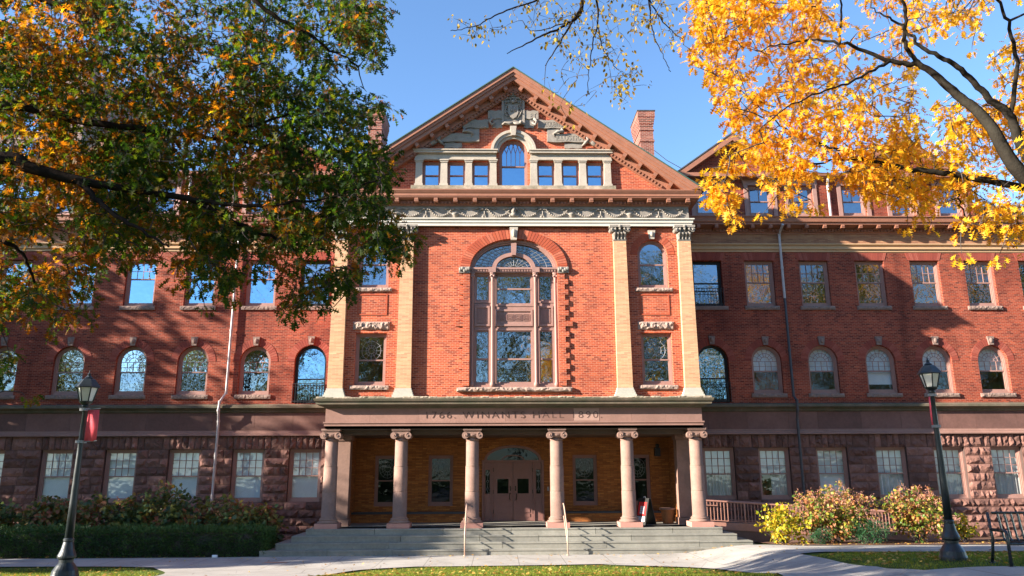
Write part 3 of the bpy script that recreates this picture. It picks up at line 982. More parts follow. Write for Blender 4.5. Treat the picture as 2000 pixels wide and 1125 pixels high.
# leaded fan in the upper sash of the lower windows
m = MB()
for q in (.12, .24, .42):
    m.tube([(q * math.cos(t), .235, 1.55 + q * math.sin(t)) for t in np.linspace(0, 2 * PI, 21)], .008, 4)
for t in np.linspace(0, 2 * PI, 13)[:-1]:
    m.tube([(.12 * math.cos(t), .235, 1.55 + .12 * math.sin(t)), (.5 * math.cos(t), .235, 1.55 + .5 * math.sin(t))], .007, 4)
m.build('leading', M['lead'], p_s)
protos += [p_s, p_u]
for s in (1, -1):
    place(p_s, SX * s, 0, SZ)
    place(p_u, SX * s, 0, UZ)
    # sunk brick panel between the two windows
    m = MB()
    A = [(SX * s - .66, 9.98), (SX * s + .66, 9.98), (SX * s + .66, 10.92), (SX * s - .66, 10.92)]
    B = [(x + (.05 if x < SX * s else -.05), z + (.05 if z < 10.4 else -.05)) for x, z in A]
    m.ring(A, B, -.025, .02)
    m.build('brick_panel', M['voussoir'], hall)
# great arched window
gw = empty('great_window', (0, 0, BZ), 0, hall)
m = MB()
O = lambda i: outline(BW, BS, 'arch', i, BR, 28)
m.ring(O(0), O(.10), .10, .34); m.ring(O(.10), O(.17), .16, .34)
m.box(-BW / 2 + .17, BW / 2 - .17, .18, .34, 0.0, .12)
m.build('frame', M['trim_pink'], gw)
m = MB()        # transom entablature with its dentils
z = BS - .12
m.box(-BW / 2 + .02, BW / 2 - .02, .05, .30, z - .06, z + .08)
m.box(-BW / 2 + .0, BW / 2 - .0, -.02, .30, z + .082, z + .17)
for s in (-.98, .98): m.box(s - .17, s + .17, -.07, .0, z - .06, z + .17)
for i in range(31):
    x = -BW / 2 + .12 + i * (BW - .24) / 30
    m.box(x - .03, x + .03, .0, .06, z - .02, z + .07)
m.build('transom', M['trim_pink'], gw)
for s in (-.96, .96, -1.86, 1.86):      # colonnettes
    m = MB()
    y = .06 if abs(s) < 1.5 else .14
    m.lathe([(.11, 0), (.11, .16), (.075, .22), (.065, .26), (.062, 2.5), (.055, BS - .62), (.07, BS - .58), (.06, BS - .5), (.10, BS - .30), (.12, BS - .2)], s, y, 14)
    m.box(s - .12, s + .12, y - .11, y + .1, BS - .25, BS - .18)
    for t in (-1, 1): m.ball((s + t * .07, y - .07, BS - .34), .05)
    m.build('colonnette', M['trim_pink'], gw, smooth=True)
def light(x0, x1, z0, z1, rail=None, gl='glass'):
    m = MB()
    A = [(x0, z0), (x1, z0), (x1, z1), (x0, z1)]
    B = [(x0 + .09, z0 + .09), (x1 - .09, z0 + .09), (x1 - .09, z1 - .09), (x0 + .09, z1 - .09)]
    C = [(x0 + .14, z0 + .15), (x1 - .14, z0 + .15), (x1 - .14, z1 - .14), (x0 + .14, z1 - .14)]
    m.ring(A, B, .20, .34); m.ring(B, C, .24, .32)
    if rail: m.box(x0 + .1, x1 - .1, .22, .33, rail - .035, rail + .035)
    f = m.build('sash', M['trim_pink'], gw)
    zs = [z0 + .1] + ([rail] if rail else []) + [z1 - .1]
    for a, b in zip(zs, zs[1:]):
        q = pane('pane', [(x0 + .1, a), (x1 - .1, a), (x1 - .1, b), (x0 + .1, b)], .29, M[gl], f)
        q.rotation_euler = (R_(random.gauss(0, .35)), 0, R_(random.gauss(0, .5)))
for x0, x1, r in ((-1.80, -1.03, 1.2), (-.88, .88, 1.2), (1.03, 1.80, 1.2)):
    light(x0, x1, .10, 2.62, 1.25)
    mid = abs(x0 + x1) < .1
    light(x0, x1, 3.62 if mid else 3.78, 5.14, 4.42 if mid else None)
    m = MB()
    za = 3.60 if mid else 3.76
    m.box(x0, x1, .22, .34, 2.63, za)
    A = [(x0 + .05, 2.72), (x1 - .05, 2.72), (x1 - .05, za - .12), (x0 + .05, za - .12)]
    B = [(x0 + .14, 2.81), (x1 - .14, 2.81), (x1 - .14, za - .21), (x0 + .14, za - .21)]
    m.ring(A, B, .17, .22)
    if mid:                 # fretwork of square spirals
        for cx in (-.55, -.18, .18, .55):
            for q in (.15, .09, .035):
                m.ring([(cx - q, 3.12 - q), (cx + q, 3.12 - q), (cx + q, 3.12 + q), (cx - q, 3.12 + q)], [(cx - q + .022, 3.12 - q + .022), (cx + q - .022, 3.12 - q + .022), (cx + q - .022, 3.12 + q - .022), (cx - q + .022, 3.12 + q - .022)], .19, .22)
    else:
        for i in range(7):
            x = x0 + .2 + (x1 - x0 - .4) * i / 6
            m.box(x - .02, x + .02, .195, .22, 2.86, za - .27)
    m.build('wood_panel', M['trim_pink'], gw)
for s in (-.955, .955):
    m = MB(); m.box(s - .075, s + .075, .18, .34, .12, BS - .2); m.build('mullion', M['trim_pink'], gw)
# fanlight
m = MB()
z = BS + .05
def el(a, b, n=24): return [(a * math.cos(t), z + b * math.sin(t)) for t in np.linspace(0, PI, n)]
m.ring(el(.98, .74), el(.80, .57), .16, .32, closed=False)
m.prism([(-.10, z + .60), (.10, z + .60), (.13, z + 1.18), (-.13, z + 1.18)], .05, .33)
fan = m.build('fanlight', M['trim_pink'], gw)
pane('pane', el(BW / 2 - .15, BR - .19, 24), .29, M['glass_old'], fan)
m = MB()
for i in range(1, 22):
    t = PI * i / 22
    m.tube([(.98 * math.cos(t), .27, z + .74 * math.sin(t)), ((BW / 2 - .17) * math.cos(t), .27, z + (BR - .21) * math.sin(t))], .009, 4)
for q in (.3, .65):
    m.tube([((.98 + (BW / 2 - 1.15) * q) * math.cos(t), .27, z + (.74 + (BR - .95) * q) * math.sin(t)) for t in np.linspace(.02, PI - .02, 25)], .009, 4)
for i in range(1, 10):
    t = PI * i / 10
    m.tube([(.2 * math.cos(t), .27, z + .14 * math.sin(t)), (.8 * math.cos(t), .27, z + .57 * math.sin(t))], .009, 4)
for q in (.25, .55, .8):
    m.tube([(.8 * q * math.cos(t), .27, z + .57 * q * math.sin(t)) for t in np.linspace(0, PI, 15)], .008, 4)
m.build('leading', M['lead'], fan)
m = MB(); voussoirs(m, BW + .02, BR + .02, BS, .44, -.075, .05, 47); m.build('brick_arch', M['voussoir'], gw)
m = MB()
m.prism([(-.13, BS + BR - .06), (.13, BS + BR - .06), (.19, 7.22), (-.19, 7.22)], -.18, .1)
m.ball((0, -.2, BS + BR + .25), .12, 8, 6, (.9, .6, 1.6)); m.build('keystone', M['limestone'], gw)
for s in (1, -1):       # carved impost blocks and toothed brick jambs
    m = MB(); a, b = sorted((s * 1.965, s * 2.46))
    m.box(a, b, -.10, .05, BS - .22, BS + .06)
    for i in range(5): m.ball((a + .06 + i * .095, -.12, BS - .08 + .05 * math.sin(i * 2.1)), .075, 7, 5, (1, .7, 1.2))
    m.build('impost', M['carved'], gw)
    m = MB()
    zz, i = .06, 0
    while zz < BS - .35:
        wd = .46 if i % 2 else .30
        if i == 11: wd = .62
        a, b = sorted((s * 1.965, s * (1.965 + wd)))
        m.box(a, b, -.075, .02, zz, zz + .232)
        zz += .238; i += 1
    m.build('brick_jamb', M['brick'], gw)
m = MB(); m.rock(-2.5, 2.5, -.2, -.01, -.12, .09, back=.3, step=.1); m.build('sill', M['sillstone'], gw)

# pilasters
def pilaster(x):
    e = empty('pilaster', (x, 0, 0), 0, hall)
    m = MB()
    n = 8
    for i in range(n):
        f = lambda t: .33 - .05 * t
        t0, t1 = i / n, (i + 1) / n
        z0, z1 = 6.74 + 6.64 * t0, 6.74 + 6.64 * t1
        a, b = f(t0), f(t1)
        m.add([(-a, -.22, z0), (a, -.22, z0), (b, -.22, z1), (-b, -.22, z1), (-a, .0, z0), (a, 0, z0), (b, 0, z1), (-b, 0, z1)], [(0, 1, 2, 3), (1, 5, 6, 2), (4, 0, 3, 7)])
    m.build('shaft', M['tan_brick'], e)
    m = MB()
    m.box(-.46, .46, -.35, 0, 6.32, 6.46); m.box(-.42, .42, -.31, 0, 6.464, 6.56); m.box(-.385, .385, -.275, 0, 6.564, 6.65); m.box(-.355, .355, -.245, 0, 6.654, 6.74)
    m.build('base', M['pilaster_base'], e)
    m = MB()        # leafy capital
    m.box(-.30, .30, -.24, 0, 13.37, 13.44)
    m.add([(-.27, -.21, 13.44), (.27, -.21, 13.44), (.27, 0, 13.44), (-.27, 0, 13.44), (-.34, -.30, 13.93), (.34, -.30, 13.93), (.34, 0, 13.93), (-.34, 0, 13.93)],
          [(0, 1, 5, 4), (1, 2, 6, 5), (3, 0, 4, 7), (4, 5, 6, 7)])
    m.box(-.47, .47, -.44, 0, 13.95, 14.055)
    for r, (zb, hh, num, amp) in enumerate(((13.44, .26, 4, .10), (13.60, .30, 3, .15))):
        for i in range(num):
            cx = (i - (num - 1) / 2) * (.62 / num)
            P = [(cx, -.215 - .02 * r, zb), (cx, -.25 - .02 * r, zb + hh * .5), (cx, -.30 - amp * .5, zb + hh * .9), (cx, -.30 - amp, zb + hh * .92), (cx, -.29 - amp * 1.1, zb + hh * .75)]
            m.tube(P, [.06, .075, .065, .05, .02], 6)
    for s in (1, -1):
        m.cyl_y(s * .37, 13.84, .105, -.42, -.06, 12)
        m.ball((s * .37, -.43, 13.84), .05)
        m.tube([(s * .12, -.30, 13.62), (s * .2, -.36, 13.78), (s * .33, -.40, 13.88)], [.03, .035, .04], 6)
    m.ball((0, -.42, 13.99), .075, 8, 5, (1.2, .8, 1.1))
    m.build('capital', M['carved'], e)
for x in (-7.72, -4.79, 4.79, 7.72): pilaster(x)

# entablature above: white band, swag frieze, cornice
m = MB()
m.loop([(.0, 14.06), (.10, 14.06), (.10, 14.20), (.14, 14.21), (.14, 14.33), (.20, 14.36), (.20, 14.41), (.0, 14.41)], -8.02, 8.02, -.12, 4.0)
m.build('white_band', M['whiteband'], hall)
m = MB(); m.box(-8.02, 8.02, -.12, .45, 14.412, 15.02); fr = m.build('swag_frieze', M['carved'], hall)
m = MB()
yf = -.13
for i in range(12):
    c = -7.3 + i * 1.327
    for j in range(11):
        t = j / 10
        x = c - .42 + .84 * t
        z = 14.76 - .24 * math.sin(PI * t) ** .8
        m.ball((x, yf - .035, z), .035 + .03 * math.sin(PI * t), 6, 4)
    for s in (1, -1):       # ribbon tails and knots
        m.tube([(c + s * .42, yf - .02, 14.78), (c + s * .52, yf - .03, 14.86), (c + s * .40, yf - .02, 14.92), (c + s * .22, yf - .03, 14.86), (c + s * .10, yf - .02, 14.90)], [.03, .035, .025, .025, .015], 5)
    x = c + .6635
    if i == 5:
        m.ball((0, yf - .06, 14.80), .14, 10, 8, (.8, .8, 1.25)); m.ball((0, yf - .08, 14.60), .13, 8, 6, (1.1, .7, .8)); m.ball((0, yf - .16, 14.78), .04)
        for s in (1, -1): m.ball((s * .13, yf - .05, 14.90), .06); m.ball((s * .15, yf - .05, 14.55), .07)
    elif i < 11:
        if i % 2:
            m.lathe([(.02, 14.46), (.06, 14.50), (.14, 14.60), (.17, 14.66), (.10, 14.67)], x, yf - .02, 10)
        else:
            m.tube([(x, yf - .02, 14.78), (x, yf - .03, 14.55)], [.03, .02], 5); m.ball((x - .06, yf - .03, 14.52), .06); m.ball((x + .05, yf - .03, 14.5), .05)
        for s in (1, -1): m.ball((x + s * .09, yf - .03, 14.88), .06, 7, 5, (1.3, .6, .8))
m.build('swags', M['carved'], fr, smooth=True)
m = MB()
m.loop([(.0, 15.02), (.05, 15.02), (.05, 15.06), (.10, 15.08), (.10, 15.24), (.16, 15.27), (.44, 15.30), (.44, 15.34), (.47, 15.36), (.47, 15.46), (.51, 15.52), (.56, 15.61), (.56, 15.65), (.0, 15.72)], -8.02, 8.02, -.12, 4.0)
x = -8.05
while x < 8.05:
    m.box(x, x + .085, -.30, -.20, 15.10, 15.21); x += .17
cor = m.build('main_cornice', M['trim'], hall)
m = MB(); m.box(-.095, .095, -.27, .0, -.17, -.003); m.box(-.08, .08, -.29, -.20, -.11, -.004)
brk = None
for i in range(19):
    x = -7.92 + i * .88
    if brk is None: brk = m.build('bracket', M['trim'], cor, loc=(x, -.26, 15.285))
    else:
        c = brk.copy(); COL.objects.link(c); c.parent = cor; c.location = (x, -.26, 15.285)

# ---- pediment ------------------------------------------------------
GX0, GZ0, GZ1 = 8.58, 15.66, 21.66         # outer corners and apex
hx, hz = 0, 0
wy = .0
smallx = [1.50, 2.64, 3.79]
PZ = 15.98
holes = [shifted(outline(1.30, 1.72, 'arch', 0, .66), 0, PZ)]
for s in (1, -1):
    for x in smallx: holes.append(shifted(outline(.84, 1.28), x * s, PZ))
filled('tympanum', [(-8.0, 15.55), (8.0, 15.55), (0, 21.25)], holes, wy, wy + .4, M['brick'], hall)
p_p = sash_window('rect', .84, 1.28, cols=2, rows=1, meet=.5, deep=.10, fw=.07, upper='none', glass='glass_sky')
p_c = sash_window('arch', 1.30, 1.72, .66, cols=5, meet=.46, deep=.10, fw=.08, upper='gothic', glass='glass_sky')
protos += [p_p, p_c]
place(p_c, 0, wy, PZ)
pal = empty('pediment_arcade', (0, 0, 0), 0, hall)
for s in (1, -1):
    for x in smallx: place(p_p, x * s, wy, PZ)
    for x in (.94, 2.07, 3.21, 4.36):
        m = MB()
        m.box(s * x - .20, s * x + .20, -.20, 0, 15.98, 16.10)
        a, b = .165, .15
        m.add([(s * x - a, -.16, 16.104), (s * x + a, -.16, 16.104), (s * x + a, 0, 16.104), (s * x - a, 0, 16.104), (s * x - b, -.15, 17.16), (s * x + b, -.15, 17.16), (s * x + b, 0, 17.16), (s * x - b, 0, 17.16)], [(0, 1, 5, 4), (1, 2, 6, 5), (3, 0, 4, 7)])
        m.box(s * x - .18, s * x + .18, -.18, 0, 17.164, 17.23); m.box(s * x - .21, s * x + .21, -.21, 0, 17.234, 17.30)
        m.build('pier', M['limestone'], pal)
    m = MB()
    a, b = sorted((s * .80, s * 4.56))
    m.box(a, b, -.14, 0, 17.304, 17.54); m.box(a - .0, b + .0, -.17, 0, 17.544, 17.59); m.box(min(a, b) - .04, max(a, b) + .04, -.28, 0, 17.594, 17.70)
    m.box(min(a, b) - .08, max(a, b) + .08, -.33, 0, 17.704, 17.76)
    m.build('lintel_course', M['limestone'], pal)
m = MB(); m.box(-4.7, 4.7, -.30, 0, 15.80, 15.975); m.build('ledge', M['moss_light'], pal)
m = MB()
arc = lambda r, n=22: [(r * math.cos(t), 17.70 + r * math.sin(t)) for t in np.linspace(0, PI, n)]
m.ring(arc(1.06), arc(.93), -.24, 0, False); m.ring(arc(.926), arc(.80), -.19, 0, False); m.ring(arc(.796), arc(.665), -.12, 0, False)
m.build('arch_surround', M['limestone'], pal)
m = MB(); m.prism([(-.10, 18.45), (.10, 18.45), (.15, 18.92), (-.15, 18.92)], -.32, 0); m.build('keystone', M['limestone'], pal)
# carved crest over the arch
cr = empty('carved_crest', (0, 0, 19.02), 0, hall)
m = MB(); m.prism([(-.52, .12), (.52, .12), (.52, 1.62), (.28, 1.80), (-.28, 1.80), (-.52, 1.62)], -.10, .02)
m.ring([(-.54, .05), (.54, .05), (.54, 1.66), (-.54, 1.66)], [(-.44, .2), (.44, .2), (.44, 1.52), (-.44, 1.52)], -.15, -.05); m.build('panel', M['carved'], cr)
m = MB()
m.prism([(-.24, 1.02), (-.24, .62), (-.14, .42), (0, .32), (.14, .42), (.24, .62), (.24, 1.02)], -.19, -.10)
m.build('shield', M['carved'], cr)
m = MB()
m.ball((0, -.17, 1.22), 0.10, 10, 7, (1, .7, 1)); m.tube([(-.16, -.18, 1.18), (-.1, -.2, 1.36), (0, -.2, 1.40), (.1, -.2, 1.36), (.16, -.18, 1.18)], .03, 6)
for s in (1, -1):
    m.tube([(s * .05, -.14, 1.32), (s * .25, -.16, 1.42), (s * .38, -.15, 1.3), (s * .36, -.15, 1.1), (s * .26, -.15, 1.05), (s * .34, -.15, .9), (s * .40, -.14, .7), (s * .30, -.15, .5), (s * .2, -.15, .36)], [.018, .03, .028, .025, .02, .026, .03, .025, .012], 6)
    m.ball((s * .33, -.16, 1.18), .04); m.ball((s * .36, -.16, .62), .045); m.ball((s * .3, -.15, 1.62), .06, 8, 5, (1.4, .6, .7))
    m.tube([(0, -.16, .12), (s * .2, -.2, .05), (s * .4, -.2, .12), (s * .52, -.18, .02)], [.045, .055, .05, .03], 7)
m.ball((0, -.15, 1.66), .08, 8, 6, (1.2, .6, .8)); m.ball((.36, -.24, .13), .09)
for s in (1, -1):
    for i in range(6):
        m.tube([(s * .12, -.145, .55 + i * .16), (s * .30, -.165, .50 + i * .17), (s * .40, -.15, .56 + i * .17)], [.012, .022, .010], 5)
    m.box(s * .08 - .05, s * .08 + .05, -.205, -.19, .66, .94)
m.build('carved_relief', M['carved'], cr, smooth=True)
# motto ribbon of stone
rb = empty('motto_ribbon', (0, 0, 0), 0, hall)
def slab(x0, x1, z0, z1, y=-.09, wav=.05):
    m = MB()
    n = 10
    top = [(x0 + (x1 - x0) * i / n, z1 + wav * .35 * math.sin(i * 1.1 + x0)) for i in range(n + 1)]
    bot = [(x0 + (x1 - x0) * i / n, z0 + wav * .35 * math.sin(i * 1.1 + x0 + .5)) for i in range(n, -1, -1)]
    m.prism(bot[::-1] + top[::-1], y, 0)
    m.build('slab', M['carved'], rb)
def px2(u, v):
    p = at(u, v, -.1); return p.x, p.z
for s in (1, -1):
    def S(u0, v0, u1, v1, **kw):
        (xa, za), (xb, zb) = px2(u0, v0), px2(u1, v1)
        xa, xb = (xa, xb) if s < 0 else (-xb, -xa)
        slab(xa, xb, zb, za, **kw)
    S(953, 216, 980, 232, y=-.12); S(962, 232, 981, 249, y=-.07)
    S(904, 234, 954, 250, y=-.13); S(912, 250, 936, 276, y=-.07)
    S(862, 261, 936, 277, y=-.14); S(868, 278, 902, 288, y=-.06)
    def Q(u, v, y):
        x, z = px2(u, v); return (x if s < 0 else -x, y, z)
    for pts, rr in (([Q(962, 232, -.14), Q(956, 238, -.2), Q(960, 245, -.2), Q(966, 240, -.15)], [.06, .08, .07, .03]),
                    ([Q(908, 252, -.14), Q(905, 258, -.2), Q(916, 258, -.22), Q(924, 262, -.15), Q(920, 268, -.12)], [.06, .08, .08, .06, .03]),
                    ([Q(862, 266, -.14), Q(856, 274, -.2), Q(862, 280, -.2), Q(868, 284, -.1)], [.07, .09, .07, .03]),
                    ([Q(858, 272, -.1), Q(846, 280, -.16), Q(832, 287, -.08)], [.10, .12, .05])):     # curled folds and the forked tail
        m = MB(); m.tube(pts, rr, 7); m.build('fold', M['carved'], rb, smooth=True)
for txt, u, v, y, wd in (('SOL', 891, 274.5, -.146, .62), ('IUSTITIAE', 927, 247.5, -.136, 1.02), ('ET', 1041, 231, -.126, .3), ('OCCIDENTEM', 1080, 247.5, -.136, 1.06), ('ILLUSTRA', 1112, 274.5, -.146, 1.28)):
    x, z = px2(u, v)
    text_mesh('inscription', txt, .36, (x, y, z), M['letters_pale'], rb, width=wd, thick=.006, off=.004)
# rakes
sl = math.atan2(GZ1 - GZ0, GX0)
cs, sn = math.cos(sl), math.sin(sl)
rk = {}
for s in (1, -1):
    def P(t, d):
        """t metres up the rake from its foot, d metres below its top line"""
        return (s * (GX0 - t * cs - d * sn), GZ0 + t * sn - d * cs)
    L = math.hypot(GX0, GZ1 - GZ0)
    def strip(mb, d0, d1, y0, y1, t0=0.0):
        # ends on the centre line at the top and on a level cut at the foot
        def X(d, end):
            if end:                      # x = 0
                t = (GX0 - d * sn) / cs
            else:                        # z = GZ0 - .02
                t = max(t0, d * cs / sn * 1.0) if d > 0 else t0
            return P(t, d)
        pts = [X(d0, 0), X(d0, 1), X(d1, 1), X(d1, 0)]
        if s < 0: pts = pts[::-1]
        mb.prism(pts[::-1], y0, y1)
    m = MB()
    strip(m, 0, .17, -.76, .2); strip(m, .17, .29, -.70, .2); strip(m, .29, .46, -.63, .2)
    strip(m, .46, .70, -.26, .15); strip(m, .70, .84, -.18, .1)
    t = 1.6
    while t < L - .5:
        a, b = P(t, .80), P(t + .085, .92)
        pts = [P(t, .71), P(t + .085, .71), P(t + .085, .82), P(t, .82)]
        m.prism(pts if s < 0 else pts[::-1], -.25, -.17)
        t += .17
    rake = m.build('rake_cornice', M['trim'], hall)
    t = 1.25
    bm_ = None
    while t < L - .55:
        m = MB()
        pts = [P(t, .465), P(t + .17, .465), P(t + .17, .65), P(t, .65)]
        m.prism(pts if s < 0 else pts[::-1], -.56, -.265)
        m.build('bracket', M['trim'], rake)
        t += .83
    m = MB()
    strip(m, -.045, -.005, -.80, -.66); m.build('copper_edge', M['copper'], rake)
    m = MB()
    pts = [P(-.1, -.10), P(L + .05, -.10), P(L + .05, 0), P(-.1, 0)]
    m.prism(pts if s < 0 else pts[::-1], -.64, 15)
    m.build('gable_roof', M['roof'], hall)
m = MB(); m.prism([(-8.6, 15.72), (8.6, 15.72), (0, 21.5)], 13.5, 13.8); m.build('rear_gable', M['wing_brick'], hall)
# chimneys
for s in (1, -1):
    c = empty('chimney', (7.36 * s, 5.0, 0), 0, hall)
    m = MB(); m.box(-.36, .36, 0, 1.9, 16, 21.45); m.build('stack', M['chimney_brick'], c)
    m = MB()
    for i in range(5): m.box(-.36 - .022 * (i + 1), .36 + .022 * (i + 1), -.022 * (i + 1), 1.9 + .022 * (i + 1), 21.452 + i * .13, 21.58 + i * .13)
    m.box(-.47, .47, -.11, 2.01, 22.102, 22.30); m.box(-.40, .40, -.04, 1.94, 20.55, 20.66); m.box(-.40, .40, -.04, 1.94, 21.2, 21.27)
    m.build('corbelled_cap', M['chimney_brick'], c)
    m = MB(); m.box(-.50, .50, -.14, 2.04, 22.304, 22.36); m.build('coping', M['roof'], c)
m = MB(); m.tube([(7.7, 4.9, 20.0), (8.3, 4.7, 19.35), (9.1, 4.5, 18.75)], .018, 5); m.build('cable', M['iron'], hall)

# ---- porch -----------------------------------------------------------
FZ = .96
m = MB()
m.loop([(.0, 5.05), (.0, 5.15), (.03, 5.155), (.03, 5.24), (.07, 5.27), (.07, 5.33), (.0, 5.33)], -8.1, 8.1, .0, 4.0)
m.build('porch_architrave', M['smoothstone'], hall)
m = MB()
cuts = [-8.1, -6.2, -4.1, -2.15, -.4, 1.15, 2.55, 3.65, 5.05, 6.5, 8.1]
for a, b in zip(cuts, cuts[1:]): m.box(a + .003, b - .003, .015, .5, 5.334, 5.9)
for s in (1, -1):
    a, b = sorted((s * 8.1, s * 7.6)); m.box(a, b, .51, 4.0, 5.334, 5.9)
band = m.build('inscription_band', M['smoothstone'], hall)
m = MB(); m.box(2.555, 3.645, .008, .016, 5.36, 5.88); m.build('pale_stone', stone_mat('pale band stone', (.36, .225, .185), .1), band)
m = MB(); m.box(1.155, 2.545, .008, .016, 5.36, 5.88); m.build('dark_stone', stone_mat('dark band stone', (.20, .11, .09), .12), band)
text_mesh('inscription', '1766. WINANTS HALL 1890.', .42, (-.05, .006, 5.47), M['letters'], band, width=7.55, thick=.004, spacing=1.25, off=-.006)
m = MB()
m.loop([(.0, 5.9), (.06, 5.93), (.06, 5.97), (.22, 6.02), (.36, 6.05), (.36, 6.14), (.42, 6.18), (.45, 6.26), (.45, 6.295), (.0, 6.33)], -8.1, 8.1, .0, 4.0)
m.build('porch_cornice', M['moss'], hall)
m = MB()
for i in range(46):
    x = -8.45 + i * .368
    m.rock(x, x + .36, 6.298, 6.335 + random.uniform(0, .05), -.40, .04, back=.3, step=.08)
m.build('weathered_ledge', M['moss_light'], hall)
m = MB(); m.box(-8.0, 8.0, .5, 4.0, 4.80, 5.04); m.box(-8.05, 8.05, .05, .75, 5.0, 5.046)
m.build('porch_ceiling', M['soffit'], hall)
# columns
cp = None
def column(x):
    e = empty('column', (x, .42, FZ), 0, hall)
    m = MB(); m.box(-.47, .47, -.47, .47, 0, .20); m.build('plinth', M['plinthstone'], e)
    m = MB()
    m.lathe([(.43, .201), (.44, .23), (.43, .27), (.38, .29), (.365, .32), (.38, .34), (.385, .36), (.355, .39), (.315, .40), (.315, .43), (.302, .46)] +
            [(.30 - .052 * (t ** 1.6) - (.010 if q == 1 else 0), .46 + 3.12 * t + dz) for t in np.linspace(0, 1, 4) for q, dz in (((0, 0), (0, .985), (1, .995), (1, 1.005), (0, 1.015)) if t < .9 else ((0, 0),))] + [(.28, 3.60), (.28, 3.64), (.25, 3.65), (.25, 3.72)], 0, 0, 28)
    m.build('shaft', M['columnstone'], e, smooth=True)
    m = MB()
    m.lathe([(.26, 3.70), (.33, 3.76), (.35, 3.82), (.31, 3.86)], 0, 0, 24)
    m.box(-.31, .31, -.32, .32, 3.86, 3.97)
    for s in (1, -1):
        m.cyl_y(s * .30, 3.80, .145, -.36, .36, 20)
        for y in (-.365, .365):
            m.tube([(s * .30 + s * (.140 - .022 * a) * math.cos(a), y, 3.80 + (.150 - .022 * a) * math.sin(a)) for a in np.linspace(PI / 2, PI / 2 + 4.6, 22)], .018, 5)
            m.ball((s * .30, y, 3.80), .035)
    m.box(-.37, .37, -.35, .35, 3.97, 4.01); m.box(-.40, .40, -.38, .38, 4.012, 4.09)
    m.build('capital', M['columnstone'], e)
    return e
cp = column(-7.85)
for x in (-4.86, -1.81, 1.81, 4.86, 7.85):
    c = copy_tree(cp, hall); c.location = (x, .42, FZ)
# back wall, returns, antae, bench
DW = 2.95
holes = [[(-1.46, FZ - .1), (1.46, FZ - .1), (1.46, 3.62)] + [(1.36 * math.cos(t), 3.72 + .74 * math.sin(t)) for t in np.linspace(0, PI, 22)] + [(-1.46, 3.62)]]
PXW = [(3.42, 1.16), (5.95, 1.16)]
for s in (1, -1):
    for x, ww in PXW: holes.append(shifted(outline(ww, 2.32), s * x, 1.66))
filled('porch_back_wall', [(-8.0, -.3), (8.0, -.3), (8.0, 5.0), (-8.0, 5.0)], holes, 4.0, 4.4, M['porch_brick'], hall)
p_pw = sash_window('rect', 1.16, 2.32, meet=.5, deep=.10, fw=.10, upper='none', frame_mat='trim_dark', glass='glass_dim', upper_glass='glass_dim')
m = MB()
for q, n in ((.14, 12), (.26, 16), (.38, 18)):
    m.tube([(q * math.cos(t), .175, 1.72 + q * 1.15 * math.sin(t)) for t in np.linspace(0, 2 * PI, n)], .007, 4)
for t in np.linspace(0, 2 * PI, 13)[:-1]:
    m.tube([(.14 * math.cos(t), .175, 1.72 + .16 * math.sin(t)), (.4 * math.cos(t), .175, 1.72 + .46 * math.sin(t))], .006, 4)
m.build('leading', M['lead'], p_pw)
m = MB()
for i in range(9):
    f = lambda t, k: (-.62 + 1.24 * t) + (t - .5) * .2 * k
    m.prism([(f((i + .06) / 9, 0), 2.34), (f((i + .94) / 9, 0), 2.34), (f((i + .94) / 9, 1), 2.72), (f((i + .06) / 9, 1), 2.72)], -.012, .05)
m.build('flat_arch', M['porch_brick'], p_pw)
protos.append(p_pw)
for s in (1, -1):
    for x, ww in PXW: place(p_pw, s * x, 4.0, 1.66)
    a, b = sorted((7.45 * s, 8.0 * s))
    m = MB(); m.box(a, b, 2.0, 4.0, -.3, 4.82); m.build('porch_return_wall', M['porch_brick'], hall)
    m = MB(); a, b = sorted((7.25 * s, 8.02 * s)); m.box(a, b, 1.45, 1.995, FZ + .3, 4.6); m.box(a - .05, b + .05, 1.40, 2.05, FZ, FZ + .29); m.box(a - .05, b + .05, 1.40, 2.05, 4.604, 4.8)
    m.build('porch_anta', M['columnstone'], hall)
    m = MB(); a, b = sorted((1.75 * s, 7.45 * s)); m.box(a, b, 3.45, 4.0, FZ, 1.34); be = m.build('porch_bench', M['porch_brick'], hall)
    m = MB(); m.box(a, b, 3.40, 4.0, 1.344, 1.42); m.build('bench_slab', stone_mat('dark slate slab', (.06, .06, .065), .2), be)
m = MB(); m.box(-8.1, 8.1, .3, 4.0, -.3, FZ - .002); m.box(-8.1, 8.1, 4.01, 6, .5, FZ); m.build('porch_floor', M['bluestone'], hall)
